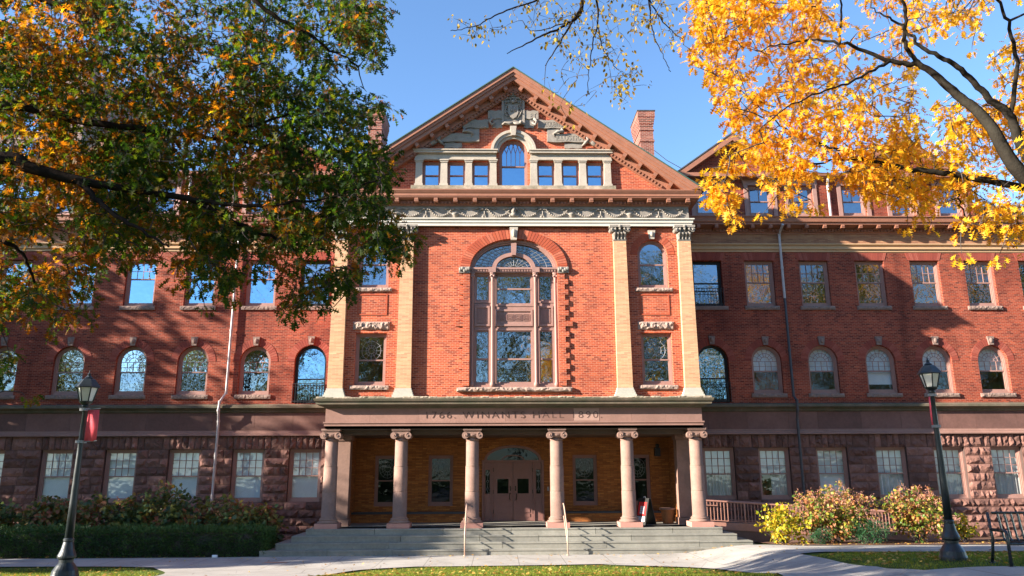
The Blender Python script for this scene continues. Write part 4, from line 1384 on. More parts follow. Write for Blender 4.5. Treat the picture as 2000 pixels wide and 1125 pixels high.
# doorway
dw = empty('doorway', (0, 4.0, FZ), 0, hall)
m = MB()
m.box(-1.46, -1.38, -.04, .25, 0, 2.70); m.box(1.38, 1.46, -.04, .25, 0, 2.70); m.box(-1.46, 1.46, -.05, .25, 2.702, 2.79)
m.box(-1.02, -.95, .0, .25, 0, 2.70); m.box(.95, 1.02, .0, .25, 0, 2.70)
arc = lambda a, b, n=22: [(a * math.cos(t), 2.79 + b * math.sin(t)) for t in np.linspace(0, PI, n)]
m.ring(arc(1.36, .70), arc(1.24, .58), .0, .25, False); m.ring(arc(.55, .25), arc(.49, .2), .04, .2, False)
m.build('door_frame', M['trim_dark'], dw)
pane('fanlight', arc(1.26, .60), .15, M['glass_dim'], dw)
for s in (1, -1):
    d = empty('door', (0, .06, 0), 0, dw)
    m = MB(); a, b = sorted((.012 * s, .945 * s))
    m.ring([(a, .02), (b, .02), (b, 2.69), (a, 2.69)], [(a + .2, 1.26), (b - .2, 1.26), (b - .2, 1.93), (a + .2, 1.93)], 0, .06)
    for z0, z1 in ((.2, .34), (.4, .62), (.7, .9), (1.0, 1.16), (2.05, 2.2), (2.28, 2.5)):
        m.box(a + .15, b - .15, -.018, 0, z0, z1)
    m.build('leaf', M['trim_dark'], d)
    pane('pane', [(a + .2, 1.26), (b - .2, 1.26), (b - .2, 1.93), (a + .2, 1.93)], .03, M['glass_dim'], d)
    m = MB(); x = s * .12
    m.tube([(x, -.01, 1.27), (x + s * .05, -.10, 1.25), (x + s * .05, -.10, 1.0), (x, -.01, .96)], .018, 6)
    m.box(x - .03, x + .03, -.015, 0, 1.38, 1.60); m.ball((x, -.03, 1.5), .03)
    m.build('handle', M['bronze'], d)
    m = MB()
    for z in (.35, 1.25, 2.25): m.box(s * .93 - .015, s * .93 + .015, -.03, .0, z, z + .18)
    m.build('hinge', M['bronze'], d)
    m = MB(); a, b = sorted((1.025 * s, 1.375 * s))
    m.ring([(a, 0.02), (b, .02), (b, 2.69), (a, 2.69)], [(a + .07, 1.25), (b - .07, 1.25), (b - .07, 2.35), (a + .07, 2.35)], .05, .12)
    sl_ = m.build('sidelight', M['trim_dark'], dw)
    pane('pane', [(a + .07, 1.25), (b - .07, 1.25), (b - .07, 2.35), (a + .07, 2.35)], .09, M['glass_dim'], sl_)
    m = MB(); c = (a + b) / 2
    m.tube([(c + .05 * math.cos(t), .08, 1.82 + .05 * math.sin(t)) for t in np.linspace(0, 2 * PI, 13)], .010, 4)
    for q in (1, -1):
        m.tube([(c - .08, .08, 1.82 + q * .42), (c, .08, 1.82 + q * .22), (c + .08, .08, 1.82 + q * .42)], .010, 4); m.tube([(c, .08, 1.82 + q * .07), (c, .08, 1.82 + q * .5)], .008, 4)
    m.build('leading', M['lead'], sl_)
m = MB(); voussoirs(m, 2.74, .72, 3.75 - FZ, .36, -.02, .05, 33); m.build('brick_arch', M['porch_brick'], dw)
m = MB(); m.box(1.62, 1.70, -.03, 0, 1.38, 1.56); m.build('door_buzzer', M['lead'], dw)
m = MB(); m.box(6.75, 7.0, 3.7, 3.995, 3.9, 4.3); m.ball((6.87, 3.75, 4.4), .1); m.build('wall_lantern', M['iron'], hall)
for q in protos: drop(q)

# ------------------------------------------------------------------ steps and what stands on them
st = empty('front_steps', (0, -.5, 0))
tag(st, 'four wide bluestone steps with pale joints leading up to the porch', 'steps')
for i, (hx_, yf_, z1) in enumerate(((8.62, -.17, .958), (9.1, -.53, .72), (9.62, -.90, .48), (10.14, -1.26, .24))):
    m = MB()
    x = -hx_
    while x < hx_ - .01:
        L = random.uniform(2.4, 4.6)
        if hx_ - x - L < 1.2: L = hx_ - x
        m.box(x + .008, x + L - .008, yf_ + .5, (1.2 if i == 0 else 2.0) + .5, z1 - .24 if i else z1 - .30, z1)
        m.box(x + .008, x + L - .008, yf_ + .475, yf_ + .52, z1 - .055, z1 - .003)
        x += L
    m.build('step', M['bluestone'], st)

def handrail(x, label):
    r = empty('handrail', (x, -.2, .0))
    tag(r, label, 'handrail', 'handrails on the front steps')
    m = MB()
    top = [(0, .45, .98), (0, .45, 1.84), (0, .40, 1.92), (0, .28, 1.92), (0, -.1, 1.78), (0, -1.25, 1.02), (0, -1.36, .95), (0, -1.38, .85), (0, -1.36, .02)]
    m.tube(top, .027, 8); m.build('rail', M['rail_tan'], r, smooth=True)
    m = MB(); m.tube([(0, .45, 1.42), (0, .2, 1.40), (0, -1.25, .52), (0, -1.37, .46)], .022, 8); m.build('lower_rail', M['rail_tan'], r, smooth=True)
    m = MB()
    for y, z in ((.45, .965), (-1.36, .04)): m.lathe([(.06, z), (.06, z + .02), (.035, z + .03)], 0, y, 10)
    m.build('foot_plate', M['rail_tan'], r)
handrail(-2.02, 'tan metal handrail on the steps, left of the doors'); handrail(2.04, 'tan metal handrail on the steps, right of the doors')

# access ramp with its railing
rp = empty('access_ramp', (8.2, 1.2, 0))
tag(rp, 'brown ramp with a long baluster railing right of the porch', 'ramp')
RL = 11.4
def rz(x): return 1.06 - .66 * x / RL
m = MB(); m.add([(.4, 0, rz(0)), (RL, 0, rz(RL)), (RL, 1.5, rz(RL)), (.4, 1.5, rz(0)), (.4, 0, -.2), (RL, 0, -.2), (RL, 1.5, -.2), (.4, 1.5, -.2)], [(0, 1, 2, 3), (4, 5, 1, 0), (5, 6, 2, 1), (7, 4, 0, 3), (6, 7, 3, 2)])
m.build('deck', stone_mat('ramp concrete', (.16, .10, .085), .25), rp)
m = MB(); m.add([(.4, -.03, rz(0) - .28), (RL, -.03, rz(RL) - .28), (RL, -.03, rz(RL) + .02), (.4, -.03, rz(0) + .02), (.4, -.002, rz(0) - .28), (RL, -.002, rz(RL) - .28), (RL, -.002, rz(RL) + .02), (.4, -.002, rz(0) + .02)], [(0, 1, 2, 3), (3, 2, 6, 7), (1, 5, 6, 2), (0, 4, 5, 1), (0, 3, 7, 4)])
m.build('fascia', M['rail_paint'], rp)
for y in (0.03, 1.45):
    m = MB()
    m.tube([(.05, y, rz(0) + .92), (RL, y, rz(RL) + .84)], .038, 8); m.tube([(.05, y, rz(0) + .10), (RL, y, rz(RL) + .10)], .022, 6); m.tube([(.05, y - .06, rz(0) + .72), (.6, y - .06, rz(0) + .70)], .02, 6)
    n = 76
    for i in range(n + 1):
        x = .05 + (RL - .05) * i / n
        big = i % 12 == 0
        if i % 12 == 0: m.box(x - .03, x + .03, y - .03, y + .03, rz(x), rz(x) + .92 - .08 * x / RL)
        else: m.box(x - .012, x + .012, y - .012, y + .012, rz(x) + .1, rz(x) + .90 - .08 * x / RL)
    m.build('railing', M['rail_paint'], rp)

# folding sign board and planter on the porch
sg = empty('sandwich_board', (5.75, 1.55, FZ), R_(-60))
tag(sg, 'black folding sign board with a red and white notice on the porch', 'sign')
for s in (1, -1):
    m = MB()
    ang = R_(14) * s
    def T(x, z, o): return (x, s * (-.30 + z * .24) + (-.02 * s) * o, z * math.cos(R_(14)))
    P = [(-.34, 0), (.34, 0), (.34, 1.15), (-.34, 1.15)]
    m.add([T(x, z, 0) for x, z in P] + [T(x, z, 1.4) for x, z in P], [(0, 1, 2, 3), (7, 6, 5, 4), (0, 4, 5, 1), (1, 5, 6, 2), (2, 6, 7, 3), (3, 7, 4, 0)])
    b_ = m.build('board', M['black'], sg)
    for nm, x0, x1, z0, z1, mt, o in (('poster', -.26, .26, .40, .98, 'signred', 1.8), ('notice', -.26, .26, .14, .36, 'notice', 1.8), ('white_print', -.12, .14, .48, .80, 'notice', 2.1)):
        m = MB(); Q = [T(x0, z0, o), T(x1, z0, o), T(x1, z1, o), T(x0, z1, o)]
        m.add(Q, [(0, 1, 2, 3)]); m.build(nm, M[mt], b_)
    m = MB()
    for i in range(4):
        m.add([T(-.18, .56 + i * .08, 2.4), T(.12 - .05 * (i % 2), .56 + i * .08, 2.4), T(.12 - .05 * (i % 2), .575 + i * .08, 2.4), T(-.18, .575 + i * .08, 2.4)], [(0, 1, 2, 3)])
    m.build('print_lines', M['signred'], b_)
m = MB(); m.tube([(-.05, 0, 1.12), (-.05, 0, 1.18), (.05, 0, 1.18), (.05, 0, 1.12)], .012, 6); m.build('handle', M['white'], sg)
pt = empty('planter', (6.88, 2.2, FZ))
tag(pt, 'brown planter tub standing empty behind the right end column', 'planter')
m = MB(); m.lathe([(.22, 0), (.24, .03), (.30, .55), (.34, .56), (.35, .64), (.32, .65), (.29, .60), (.02, .58)], 0, 0, 24); m.build('tub', M['pot'], pt, smooth=False)
m = MB(); m.lathe([(.355, .60), (.36, .66), (.33, .665)], 0, 0, 24); m.build('rim', M['columnstone'], pt)

# ------------------------------------------------------------------ lamp posts, banners, bench
def lamp_post(x, y, label):
    e = empty('lamp_post', (x, y, gz(x, y) - .02))
    tag(e, label, 'lamp post', 'black lamp posts by the walks')
    m = MB(); m.lathe([(.28, 0), (.28, .10), (.265, .14), (.25, .22), (.18, .33), (.14, .38), (.14, .44), (.185, .48), (.185, .52), (.135, .64), (.10, .80), (.108, .82), (.108, .86), (.09, .88)], 0, 0, 24); m.build('base', M['iron_paint'], e, smooth=False)
    m = MB(); m.lathe([(.086, .87), (.078, 1.6), (.064, 2.4), (.052, 3.2), (.044, 3.66), (.075, 3.68), (.075, 3.72), (.05, 3.74)], 0, 0, 16); m.build('pole', M['iron_paint'], e, smooth=True)
    la = empty('lantern', (0, 0, 3.72), 0, e)
    n = 6
    hexa = lambda r, z, o=.26: [(r * math.cos(2 * PI * (k + o) / n), r * math.sin(2 * PI * (k + o) / n), z) for k in range(n)]
    m = MB(); m.lathe([(.05, 0), (.13, .06), (.14, .09), (.10, .10)], 0, 0, 12)
    for a, b in zip(hexa(.135, .09), hexa(.215, .40)): m.tube([a, b], .014, 5)
    m.add(hexa(.225, .395) + hexa(.225, .42), [(k, (k + 1) % 6, 6 + (k + 1) % 6, 6 + k) for k in range(6)] + [tuple(range(5, -1, -1)), tuple(range(6, 12))])
    m.build('cage', M['iron_paint'], la)
    m = MB(); m.add(hexa(.128, .095) + hexa(.205, .392), [(k, (k + 1) % 6, 6 + (k + 1) % 6, 6 + k) for k in range(6)]); m.build('glass_panels', M['frost'], la)
    m = MB()
    m.add(hexa(.27, .405) + hexa(.24, .45) + hexa(.14, .58) + hexa(.10, .60), [(r * 6 + k, r * 6 + (k + 1) % 6, (r + 1) * 6 + (k + 1) % 6, (r + 1) * 6 + k) for r in range(3) for k in range(6)] + [tuple(range(5, -1, -1)), tuple(range(18, 24))])
    m.lathe([(.07, .60), (.09, .62), (.05, .65), (.03, .68), (.04, .70), (.012, .74), (.004, .80)], 0, 0, 10); m.build('roof', M['iron_paint'], la)
    return e
lamp_l = lamp_post(-10.0, -15.6, 'black lamp post with a flat red banner, on the left lawn by the hedge')
lamp_r = lamp_post(9.28, -15.6, 'black lamp post with a turned red banner, on the right lawn near the bench')
def banner(lamp, rz_, wd, label):
    e = empty('banner', lamp.location, rz_)
    tag(e, label, 'banner', 'red banners on lamp posts')
    for z in (3.63, 2.92):
        m = MB(); m.tube([(.05, 0, z), (wd + .06, 0, z + .02)], .011, 6); m.box(-.08, .08, -.08, .08, z - .03, z + .03)
        m.build('bracket_arm', M['lead'], e)
    m = MB()
    n = 10
    vs = [(.07 + (wd - .03) * i / n, .02 * math.sin(i * .7) * (1 if z < 3.6 else .4), z + .0) for z in (2.93, 3.28, 3.62) for i in range(n + 1)]
    m.add(vs, [(r * (n + 1) + i, r * (n + 1) + i + 1, (r + 1) * (n + 1) + i + 1, (r + 1) * (n + 1) + i) for r in range(2) for i in range(n)])
    o = m.build('cloth', M['banner'], e, smooth=True)
    sm = o.modifiers.new('thick', 'SOLIDIFY'); sm.thickness = .004
banner(lamp_l, R_(-8), .31, 'plain red banner on the left lamp post, facing the lawn')
banner(lamp_r, R_(72), .31, 'plain red banner on the right lamp post, seen edge on')

bn = empty('bench', (10.32, -17.15, gz(10.3, -17.2) + .05), R_(-4))
tag(bn, 'black steel strap bench beside the right lamp post', 'bench')
BWD = 1.9
m = MB()
for i in range(13):
    x = -BWD / 2 + .3 + (BWD - .34) * i / 12 if False else -BWD / 2 + .22 + (BWD - .3) * i / 12
    m.tube([(x, .27, .98), (x, .22, .75), (x, .16, .50), (x, .08, .44), (x, -.25, .44), (x, -.31, .41)], .024, 4)
m.build('straps', M['slat'], bn)
m = MB()
m.tube([(-BWD / 2 + .1, .27, .99), (BWD / 2, .27, .99)], .022, 6); m.tube([(-BWD / 2 + .05, -.30, .42), (BWD / 2, -.30, .42)], .022, 6); m.tube([(-BWD / 2 + .05, .14, .46), (BWD / 2, .14, .46)], .02, 6)
m.build('cross_rails', M['slat'], bn)
for s in (1, -1):
    m = MB(); x = s * (BWD / 2 - .02)
    m.tube([(x, -.33, 0), (x, -.33, .60), (x, -.30, .66), (x, -.2, .67), (x, .22, .66)], .032, 8)
    m.tube([(x, .34, 0), (x, .26, .25), (x, .20, .5), (x, .28, 1.0)], .03, 8)
    m.box(x - .05, x + .05, -.38, -.28, 0, .015); m.box(x - .05, x + .05, .29, .39, 0, .015)
    m.build('side_frame', M['slat'], bn, smooth=True)

# ------------------------------------------------------------------ foliage
def leaf_template(kind):
    if kind == 'oak':
        h = [(0, .012), (.14, .03), (.22, .07), (.30, .29), (.36, .08), (.44, .09), (.56, .43), (.60, .20), (.64, .09), (.72, .09), (.83, .33), (.87, .10), (.92, .08), (1.0, .012)]
    elif kind == 'lobed':
        h = [(0, .02), (.10, .22), (.30, .40), (.42, .26), (.58, .40), (.72, .24), (1.0, .02)]
    elif kind == 'oval':
        h = [(0, .02), (.3, .28), (.65, .26), (1, .02)]
    else:
        h = [(0, .10), (1, .06)]
    V, F = [], []
    n = len(h)
    for t, wd in h:
        sag = -.16 * t * t
        V += [(t, -wd, sag + wd * .30), (t, 0, sag), (t, wd, sag + wd * .30)]
    for i in range(n - 1):
        F += [(3 * i, 3 * i + 3, 3 * i + 4, 3 * i + 1), (3 * i + 1, 3 * i + 4, 3 * i + 5, 3 * i + 2)]
    if kind == 'needle':
        V = [(0, -.1, 0), (0, .1, 0), (1, .07, .0), (1, -.07, .0)]
        F = [(0, 1, 2, 3)]
    return np.array(V), np.array(F)

def norm(a):
    return a / np.maximum(1e-9, np.linalg.norm(a, axis=1, keepdims=True))

def leaves(name, kind, pos, ax, nr, size, mat, parent):
    T, F = leaf_template(kind)
    ax = norm(ax)
    side = norm(np.cross(nr, ax))
    nr = np.cross(ax, side)
    V = pos[:, None, :] + size[:, None, None] * (T[None, :, 0:1] * ax[:, None, :] + T[None, :, 1:2] * side[:, None, :] + T[None, :, 2:3] * nr[:, None, :])
    N, K = len(pos), len(T)
    FF = (F[None] + (np.arange(N) * K)[:, None, None]).reshape(-1, 4)
    return np_mesh(name, V.reshape(-1, 3), FF, mat, parent)

def clump_leaves(C, per, spread, size, svar=.3, droop=.5, outward=None):
    """leaf positions, axes, normals and sizes for leaf clumps centred at C"""
    N = len(C) * per
    pos = np.repeat(C, per, 0)
    d = norm(rng.normal(size=(N, 3)))
    if outward is not None: d = norm(d + np.repeat(outward, per, 0))
    pos = pos + d * rng.uniform(.1, 1, (N, 1)) * spread
    ax = norm(d + np.array([0, 0, -droop]) + rng.normal(size=(N, 3)) * .35)
    nr = norm(rng.normal(size=(N, 3)) * .6 + np.array([0, 0, 1.0]))
    return pos, ax, nr, size * rng.uniform(1 - svar, 1 + svar, N)

def smooth_path(P, n=8):
    P = np.array(P, float)
    out = []
    for i in range(len(P) - 1):
        p0, p1, p2, p3 = P[max(i - 1, 0)], P[i], P[i + 1], P[min(i + 2, len(P) - 1)]
        for t in np.arange(n) / n:
            out.append(.5 * ((2 * p1) + (p2 - p0) * t + (2 * p0 - 5 * p1 + 4 * p2 - p3) * t * t + (3 * p1 - p0 - 3 * p2 + p3) * t ** 3))
    out.append(P[-1])
    return np.array(out)

def build_tree(name, label, cat, base, trunk, limbs, C, mats, leaf, per, spread, size, twig=.007, group=None, droop=.5, wig=.12, sides=8, reach=99):
    """trunk and limbs are (x, y, z, radius) polylines in world space, C the clump centres; twigs grow from the nearest wood to each clump"""
    e = empty(name, base)
    tag(e, label, cat, group)
    B = np.array(base, float)
    m = MB()
    tr = smooth_path(trunk)
    m.tube([tuple(p[:3] - B) for p in tr], [p[3] for p in tr], 14)
    m.build('trunk', mats[0], e, smooth=True)
    nodes, rads = [], []
    for L in limbs:
        P = smooth_path(L)
        k = np.arange(len(P))
        P[1:-1, :3] += rng.normal(size=(len(P) - 2, 3)) * wig * .15 * np.clip(1 - P[1:-1, 3:4] / .09, .05, 1)
        m = MB()
        m.tube([tuple(p[:3] - B) for p in P], [max(.006, p[3]) for p in P], sides)
        m.build('branch', mats[0], e, smooth=True)
        for a_, b_ in zip(P[:-1], P[1:]):
            for t in (0, .5): nodes.append(a_[:3] + (b_[:3] - a_[:3]) * t)
        nodes.append(P[-1][:3])
    base_nodes = np.array(nodes)
    dist = np.array([np.min(np.linalg.norm(base_nodes - c, axis=1)) for c in C])
    order = np.argsort(dist)
    C = C[order]
    allN = np.zeros((len(nodes) + len(C) * 4, 3))
    allN[:len(nodes)] = base_nodes
    cnt = len(nodes)
    m = MB()
    dirs = []
    for c in C:
        d = np.linalg.norm(allN[:cnt] - c, axis=1)
        j = int(np.argmin(d))
        p0 = allN[j].copy()
        D = d[j]
        mid = (p0 + c) / 2 + rng.normal(size=3) * D * wig + np.array([0, 0, .06 * D])
        q1, q2 = (p0 * .55 + mid * .45), (c * .5 + mid * .5)
        r0 = min(.035, twig * (1 + 1.6 * D))
        if D > .02:
            m.tube([tuple(p0 - B), tuple(q1 - B), tuple(q2 - B), tuple(c - B)], [r0, r0 * .8, r0 * .6, twig * .45], 4, cap=False)
        allN[cnt:cnt + 3] = (q1, q2, c)
        cnt += 3
        dirs.append((c - p0) / max(D, 1e-3))
    tag(m.build('twigs', mats[1], e), kind='stuff')
    pos, ax, nr, sz = clump_leaves(C, per, spread, size, droop=droop, outward=np.array(dirs) * .6)
    leaves('crown', leaf, pos - B, ax, nr, sz, mats[2], e)
    return e

def in_poly(P, u, v):
    inside = np.zeros(len(u), bool)
    n = len(P)
    for i in range(n):
        x0, y0 = P[i]; x1, y1 = P[(i + 1) % n]
        c = ((y0 > v) != (y1 > v)) & (u < (x1 - x0) * (v - y0) / (y1 - y0 + 1e-12) + x0)
        inside ^= c
    return inside

def crown_points(poly, n, Y0, Y1, hole=.0, hscale=.012, seed=0, gaps=()):
    """clump centres filling a crown whose outline is measured at mid depth; gaps come from noise"""
    P = np.array(poly, float)
    ym = (Y0 + Y1) / 2
    out = []
    while len(out) < n:
        u = rng.uniform(P[:, 0].min(), P[:, 0].max(), 400)
        v = rng.uniform(P[:, 1].min(), P[:, 1].max(), 400)
        ok = in_poly(poly, u, v)
        for a, b in zip(u[ok], v[ok]):
            y = rng.uniform(Y0, Y1)
            if any(((a - gu) / ru) ** 2 + ((b - gv) / rv) ** 2 < rng.uniform(.75, 1.25) for gu, gv, ru, rv in gaps): continue
            if hole:
                q = noise.noise(Vector((a * hscale, b * hscale, seed + y * .25)))
                if q < hole - .5 + rng.uniform(-.12, .12): continue
            p = at(a, b, y)
            out.append((p.x + (rng.normal() * .10), y, p.z + rng.normal() * .10))
            if len(out) >= n: break
    return np.array(out)

def L3(pts):
    """limb given as (u, v, Y, radius)"""
    return [(*at(u, v, Y), r) for u, v, Y, r in pts]

# ---- the three trees that reach into the picture
left_poly = [(-60, -60), (735, -40), (752, 100), (705, 140), (722, 178), (764, 196), (752, 212), (718, 222), (712, 278), (738, 286), (795, 298), (768, 362), (728, 405), (808, 465), (782, 512), (695, 492), (690, 560), (580, 622), (548, 560), (470, 515), (440, 590), (365, 545), (330, 480), (250, 520), (205, 495), (200, 560), (130, 640), (60, 590), (-60, 640)]
GAPS = ((746, 244, 28, 42), (428, 58, 34, 26), (578, 122, 34, 30), (690, 150, 34, 24), (620, 175, 24, 16), (548, 200, 22, 12), (280, 118, 18, 10), (360, 205, 20, 10), (118, 62, 18, 12), (70, 250, 20, 34), (470, 500, 40, 20), (610, 395, 26, 16), (690, 440, 24, 14), (520, 370, 24, 12), (300, 400, 26, 14), (100, 385, 24, 16), (640, 335, 22, 12))
C_in = crown_points(left_poly, 4700, -22.9, -19.0, .36, .013, 3, GAPS)
C_back = crown_points([(-120, 120), (520, 150), (540, 380), (420, 440), (-120, 430)], 800, -19.0, -14.5, .36, .013, 3, GAPS)
C_lo = crown_points([(-40, 680), (40, 690), (58, 760), (10, 745), (-40, 770)], 9, -22.6, -21.6)
C_out = crown_points([(-1100, -600), (700, -600), (735, -62), (-62, -62), (-62, 640), (-300, 760), (-900, 700)], 1300, -25.5, -19.0, .35, .008, 5)
tb = (-13.0, -22.2, gz(-13, -22.2) - .05)
trunk_top = at(-640, 330, -22.2)
build_tree('oak_tree', 'oak with dark green and rust leaves spreading over the left of the hall', 'tree', tb,
    [(*tb, .48), (tb[0] + .1, tb[1], 3.0, .36), (trunk_top.x - .1, trunk_top.y, trunk_top.z, .30), (trunk_top.x + .5, trunk_top.y + .2, trunk_top.z + 3.5, .16)],
    [L3([(-640, 330, -22.2, .16), (-250, 240, -22, .11), (0, 205, -22, .080), (150, 235, -22, .062), (300, 255, -22, .048), (430, 272, -21.8, .036), (560, 290, -21.6, .024), (650, 312, -21.4, .012)]),
     L3([(-640, 360, -22.2, .17), (-300, 320, -22.6, .13), (0, 308, -22.8, .095), (60, 328, -22.8, .085), (190, 360, -22.7, .060), (370, 390, -22.5, .042), (470, 440, -22.3, .030), (560, 470, -22.1, .020), (640, 490, -22, .010)]),
     L3([(150, 350, -22.7, .05), (200, 400, -22.9, .036), (260, 440, -23, .026), (330, 482, -23.1, .012)]),
     L3([(-600, 200, -22, .14), (-200, -60, -21.8, .10), (120, 10, -21.8, .06), (220, 50, -21.7, .05), (300, 130, -21.6, .038), (380, 180, -21.6, .028), (480, 232, -21.6, .012)]),
     L3([(-600, 380, -22.2, .12), (-250, 440, -21.6, .07), (0, 470, -21.4, .035), (60, 530, -21.2, .022), (75, 600, -21.2, .010)]),
     L3([(-200, -60, -21.8, .08), (150, -160, -22.4, .06), (400, -70, -22.6, .045), (520, 20, -22.6, .032), (620, 80, -22.4, .022), (700, 130, -22.2, .010)]),
     L3([(430, 272, -21.8, .03), (540, 230, -22, .022), (640, 220, -22.2, .012)]),
     L3([(370, 390, -22.5, .035), (520, 400, -22.6, .025), (660, 380, -22.6, .016), (760, 340, -22.6, .008)])],
    np.concatenate([C_in, C_lo, C_back, C_out]), (M['bark'], M['twig'], M['oak_leaf']), 'oak', 9, .15, .122, droop=.6)

right_poly = [(1375, -40), (1362, 40), (1345, 75), (1365, 130), (1405, 170), (1400, 215), (1440, 250), (1408, 280), (1425, 320), (1385, 350), (1388, 400), (1440, 430), (1500, 412), (1540, 395), (1585, 425), (1620, 372), (1720, 380), (1775, 395), (1790, 450), (1835, 488), (1900, 465), (1925, 440), (1960, 500), (2060, 500), (2060, -40)]
C_in = crown_points(right_poly, 860, -22.6, -19.6, .50, .010, 11)
C_d = crown_points([(1375, -40), (1345, 75), (1405, 170), (1420, 300), (1385, 390), (1440, 425), (1560, 380), (1640, 250), (1660, 60), (1600, -40)], 330, -22.6, -20, .34, .012, 19)
C_u = crown_points([(1330, -460), (1800, -460), (1800, -75), (1400, -75)], 330, -25.6, -23.2, .2, .01, 37)  # unseen clumps above the frame, added to shade the limbs below
C_e = crown_points([(1690, 300), (1730, 230), (1840, 240), (1880, 310), (1880, 400), (1700, 380)], 110, -22, -20, .25, .012, 33)
C_out = crown_points([(1375, -42), (2062, -42), (2062, 500), (2700, 560), (3100, 100), (2700, -600), (1500, -550)], 460, -25.5, -19.5, .42, .008, 15)
tb = (12.4, -22.6, gz(12.4, -22.6) - .05)
build_tree('oak_tree', 'oak with bright golden orange leaves reaching in from the right', 'tree', tb,
    [(*tb, .46), (12.3, -22.6, 3.2, .36), (*at(2420, 560, -22.6), .30), (*at(2480, 100, -22.8), .18)],
    [L3([(2420, 560, -22.6, 0.165), (2150, 440, -22.7, 0.138), (2000, 345, -22.7, 0.103), (1930, 240, -22.6, 0.081), (1870, 185, -22.5, 0.066), (1800, 130, -22.4, 0.046), (1740, 120, -22.3, 0.034), (1640, 85, -22.2, 0.023), (1560, 80, -22, 0.015), (1480, 100, -22, 0.007)]),
     L3([(2150, 440, -22.7, 0.103), (2030, 385, -22.2, 0.072), (1985, 364, -22.1, 0.058), (1870, 342, -22, 0.046), (1780, 330, -21.9, 0.038), (1690, 310, -21.8, 0.026), (1600, 280, -21.7, 0.019), (1540, 255, -21.6, 0.014), (1480, 205, -21.5, 0.007)]),
     L3([(2150, 440, -22.7, 0.096), (2010, 310, -23.2, 0.069), (1975, 230, -23.3, 0.058), (1930, 190, -23.3, 0.046), (1870, 130, -23.3, 0.036), (1800, 92, -23.2, 0.026), (1760, 50, -23.2, 0.019), (1700, 15, -23.1, 0.009)]),
     L3([(1800, 130, -22.4, 0.034), (1768, 85, -22.4, 0.031), (1765, 10, -22.5, 0.024), (1720, -90, -22.6, 0.014)]),
     L3([(1640, 85, -22.2, 0.021), (1640, 0, -22.3, 0.014), (1600, -80, -22.3, 0.007)]),
     L3([(1870, 342, -22, 0.019), (1872, 395, -21.9, 0.014), (1895, 445, -21.8, 0.007)]),
     L3([(1690, 310, -21.8, 0.021), (1600, 318, -21.7, 0.015), (1520, 350, -21.6, 0.011), (1450, 380, -21.5, 0.005)]),
     L3([(1975, 230, -23.3, 0.034), (1985, 120, -23.4, 0.028), (1960, 20, -23.5, 0.021), (1900, -80, -23.5, 0.009)]),
     L3([(1740, 120, -22.3, 0.024), (1660, 160, -22.6, 0.017), (1560, 200, -22.8, 0.011), (1470, 260, -22.8, 0.005)])],
    np.concatenate([C_in, C_d, C_e, C_u, C_out]), (M['bark_grey'], M['twig'], M['gold_leaf']), 'oak', 9, .15, .128, droop=.8)

top_poly = [(890, 55), (960, 15), (1010, -20), (1335, -20), (1310, 70), (1285, 140), (1235, 165), (1225, 200), (1150, 188), (1105, 215), (1060, 172), (1120, 110), (1010, 60), (950, 88)]
C_t = crown_points(top_poly, 300, -22.8, -21.0, .46, .014, 27)
C_o = crown_points([(700, -60), (1400, -60), (1500, -700), (800, -700)], 160, -24.5, -20.5, .4, .01, 29)
tb = (5.6, -36.5, gz(5.6, -36.5) - .05)
build_tree('elm_tree', 'sparse small leaved tree hanging thin twigs over the gable peak', 'tree', tb,
    [(*tb, .42), (5.5, -36.3, 5, .33), (5.0, -35.4, 11, .24), (4.2, -33.5, 15, .16)],
    [[(5.0, -35.4, 11, .20), (4.4, -30, 15.2, .14), (3.4, -25.5, 14.6, .08), (*at(1150, -160, -22.4), .05), (*at(1138, 8, -22), .032), (*at(1105, 48, -21.9), .022), (*at(1055, 72, -21.8), .015), (*at(990, 105, -21.7), .006)],
     L3([(1138, 8, -22, .022), (1095, 80, -22.2, .013), (1065, 128, -22.3, .006)]),
     L3([(1150, -100, -22.2, .03), (1168, 30, -22, .016), (1158, 80, -21.9, .012), (1150, 140, -21.8, .007), (1148, 185, -21.8, .004)]),
     L3([(1168, 50, -22, .012), (1178, 95, -22.1, .009), (1205, 135, -22.1, .004)]),
     L3([(1200, -140, -22.4, .03), (1262, -20, -22.3, .016), (1272, 50, -22.3, .011), (1290, 100, -22.2, .007), (1310, 140, -22.2, .003)]),
     L3([(1262, -10, -22.3, .012), (1300, 50, -22.2, .008), (1335, 80, -22.2, .003)]),
     L3([(1100, -90, -22.2, .026), (1060, -10, -22.4, .016), (990, 20, -22.5, .012), (930, 50, -22.5, .008), (880, 60, -22.5, .003)]),
     L3([(1108, 45, -21.9, .012), (1040, 60, -21.8, .007), (1020, 40, -21.8, .003)])],
    np.concatenate([C_t, C_o]), (M['bark'], M['twig'], M['elm_leaf']), 'oval', 3, .12, .066, twig=.0035, droop=1.1, sides=6, wig=.06)

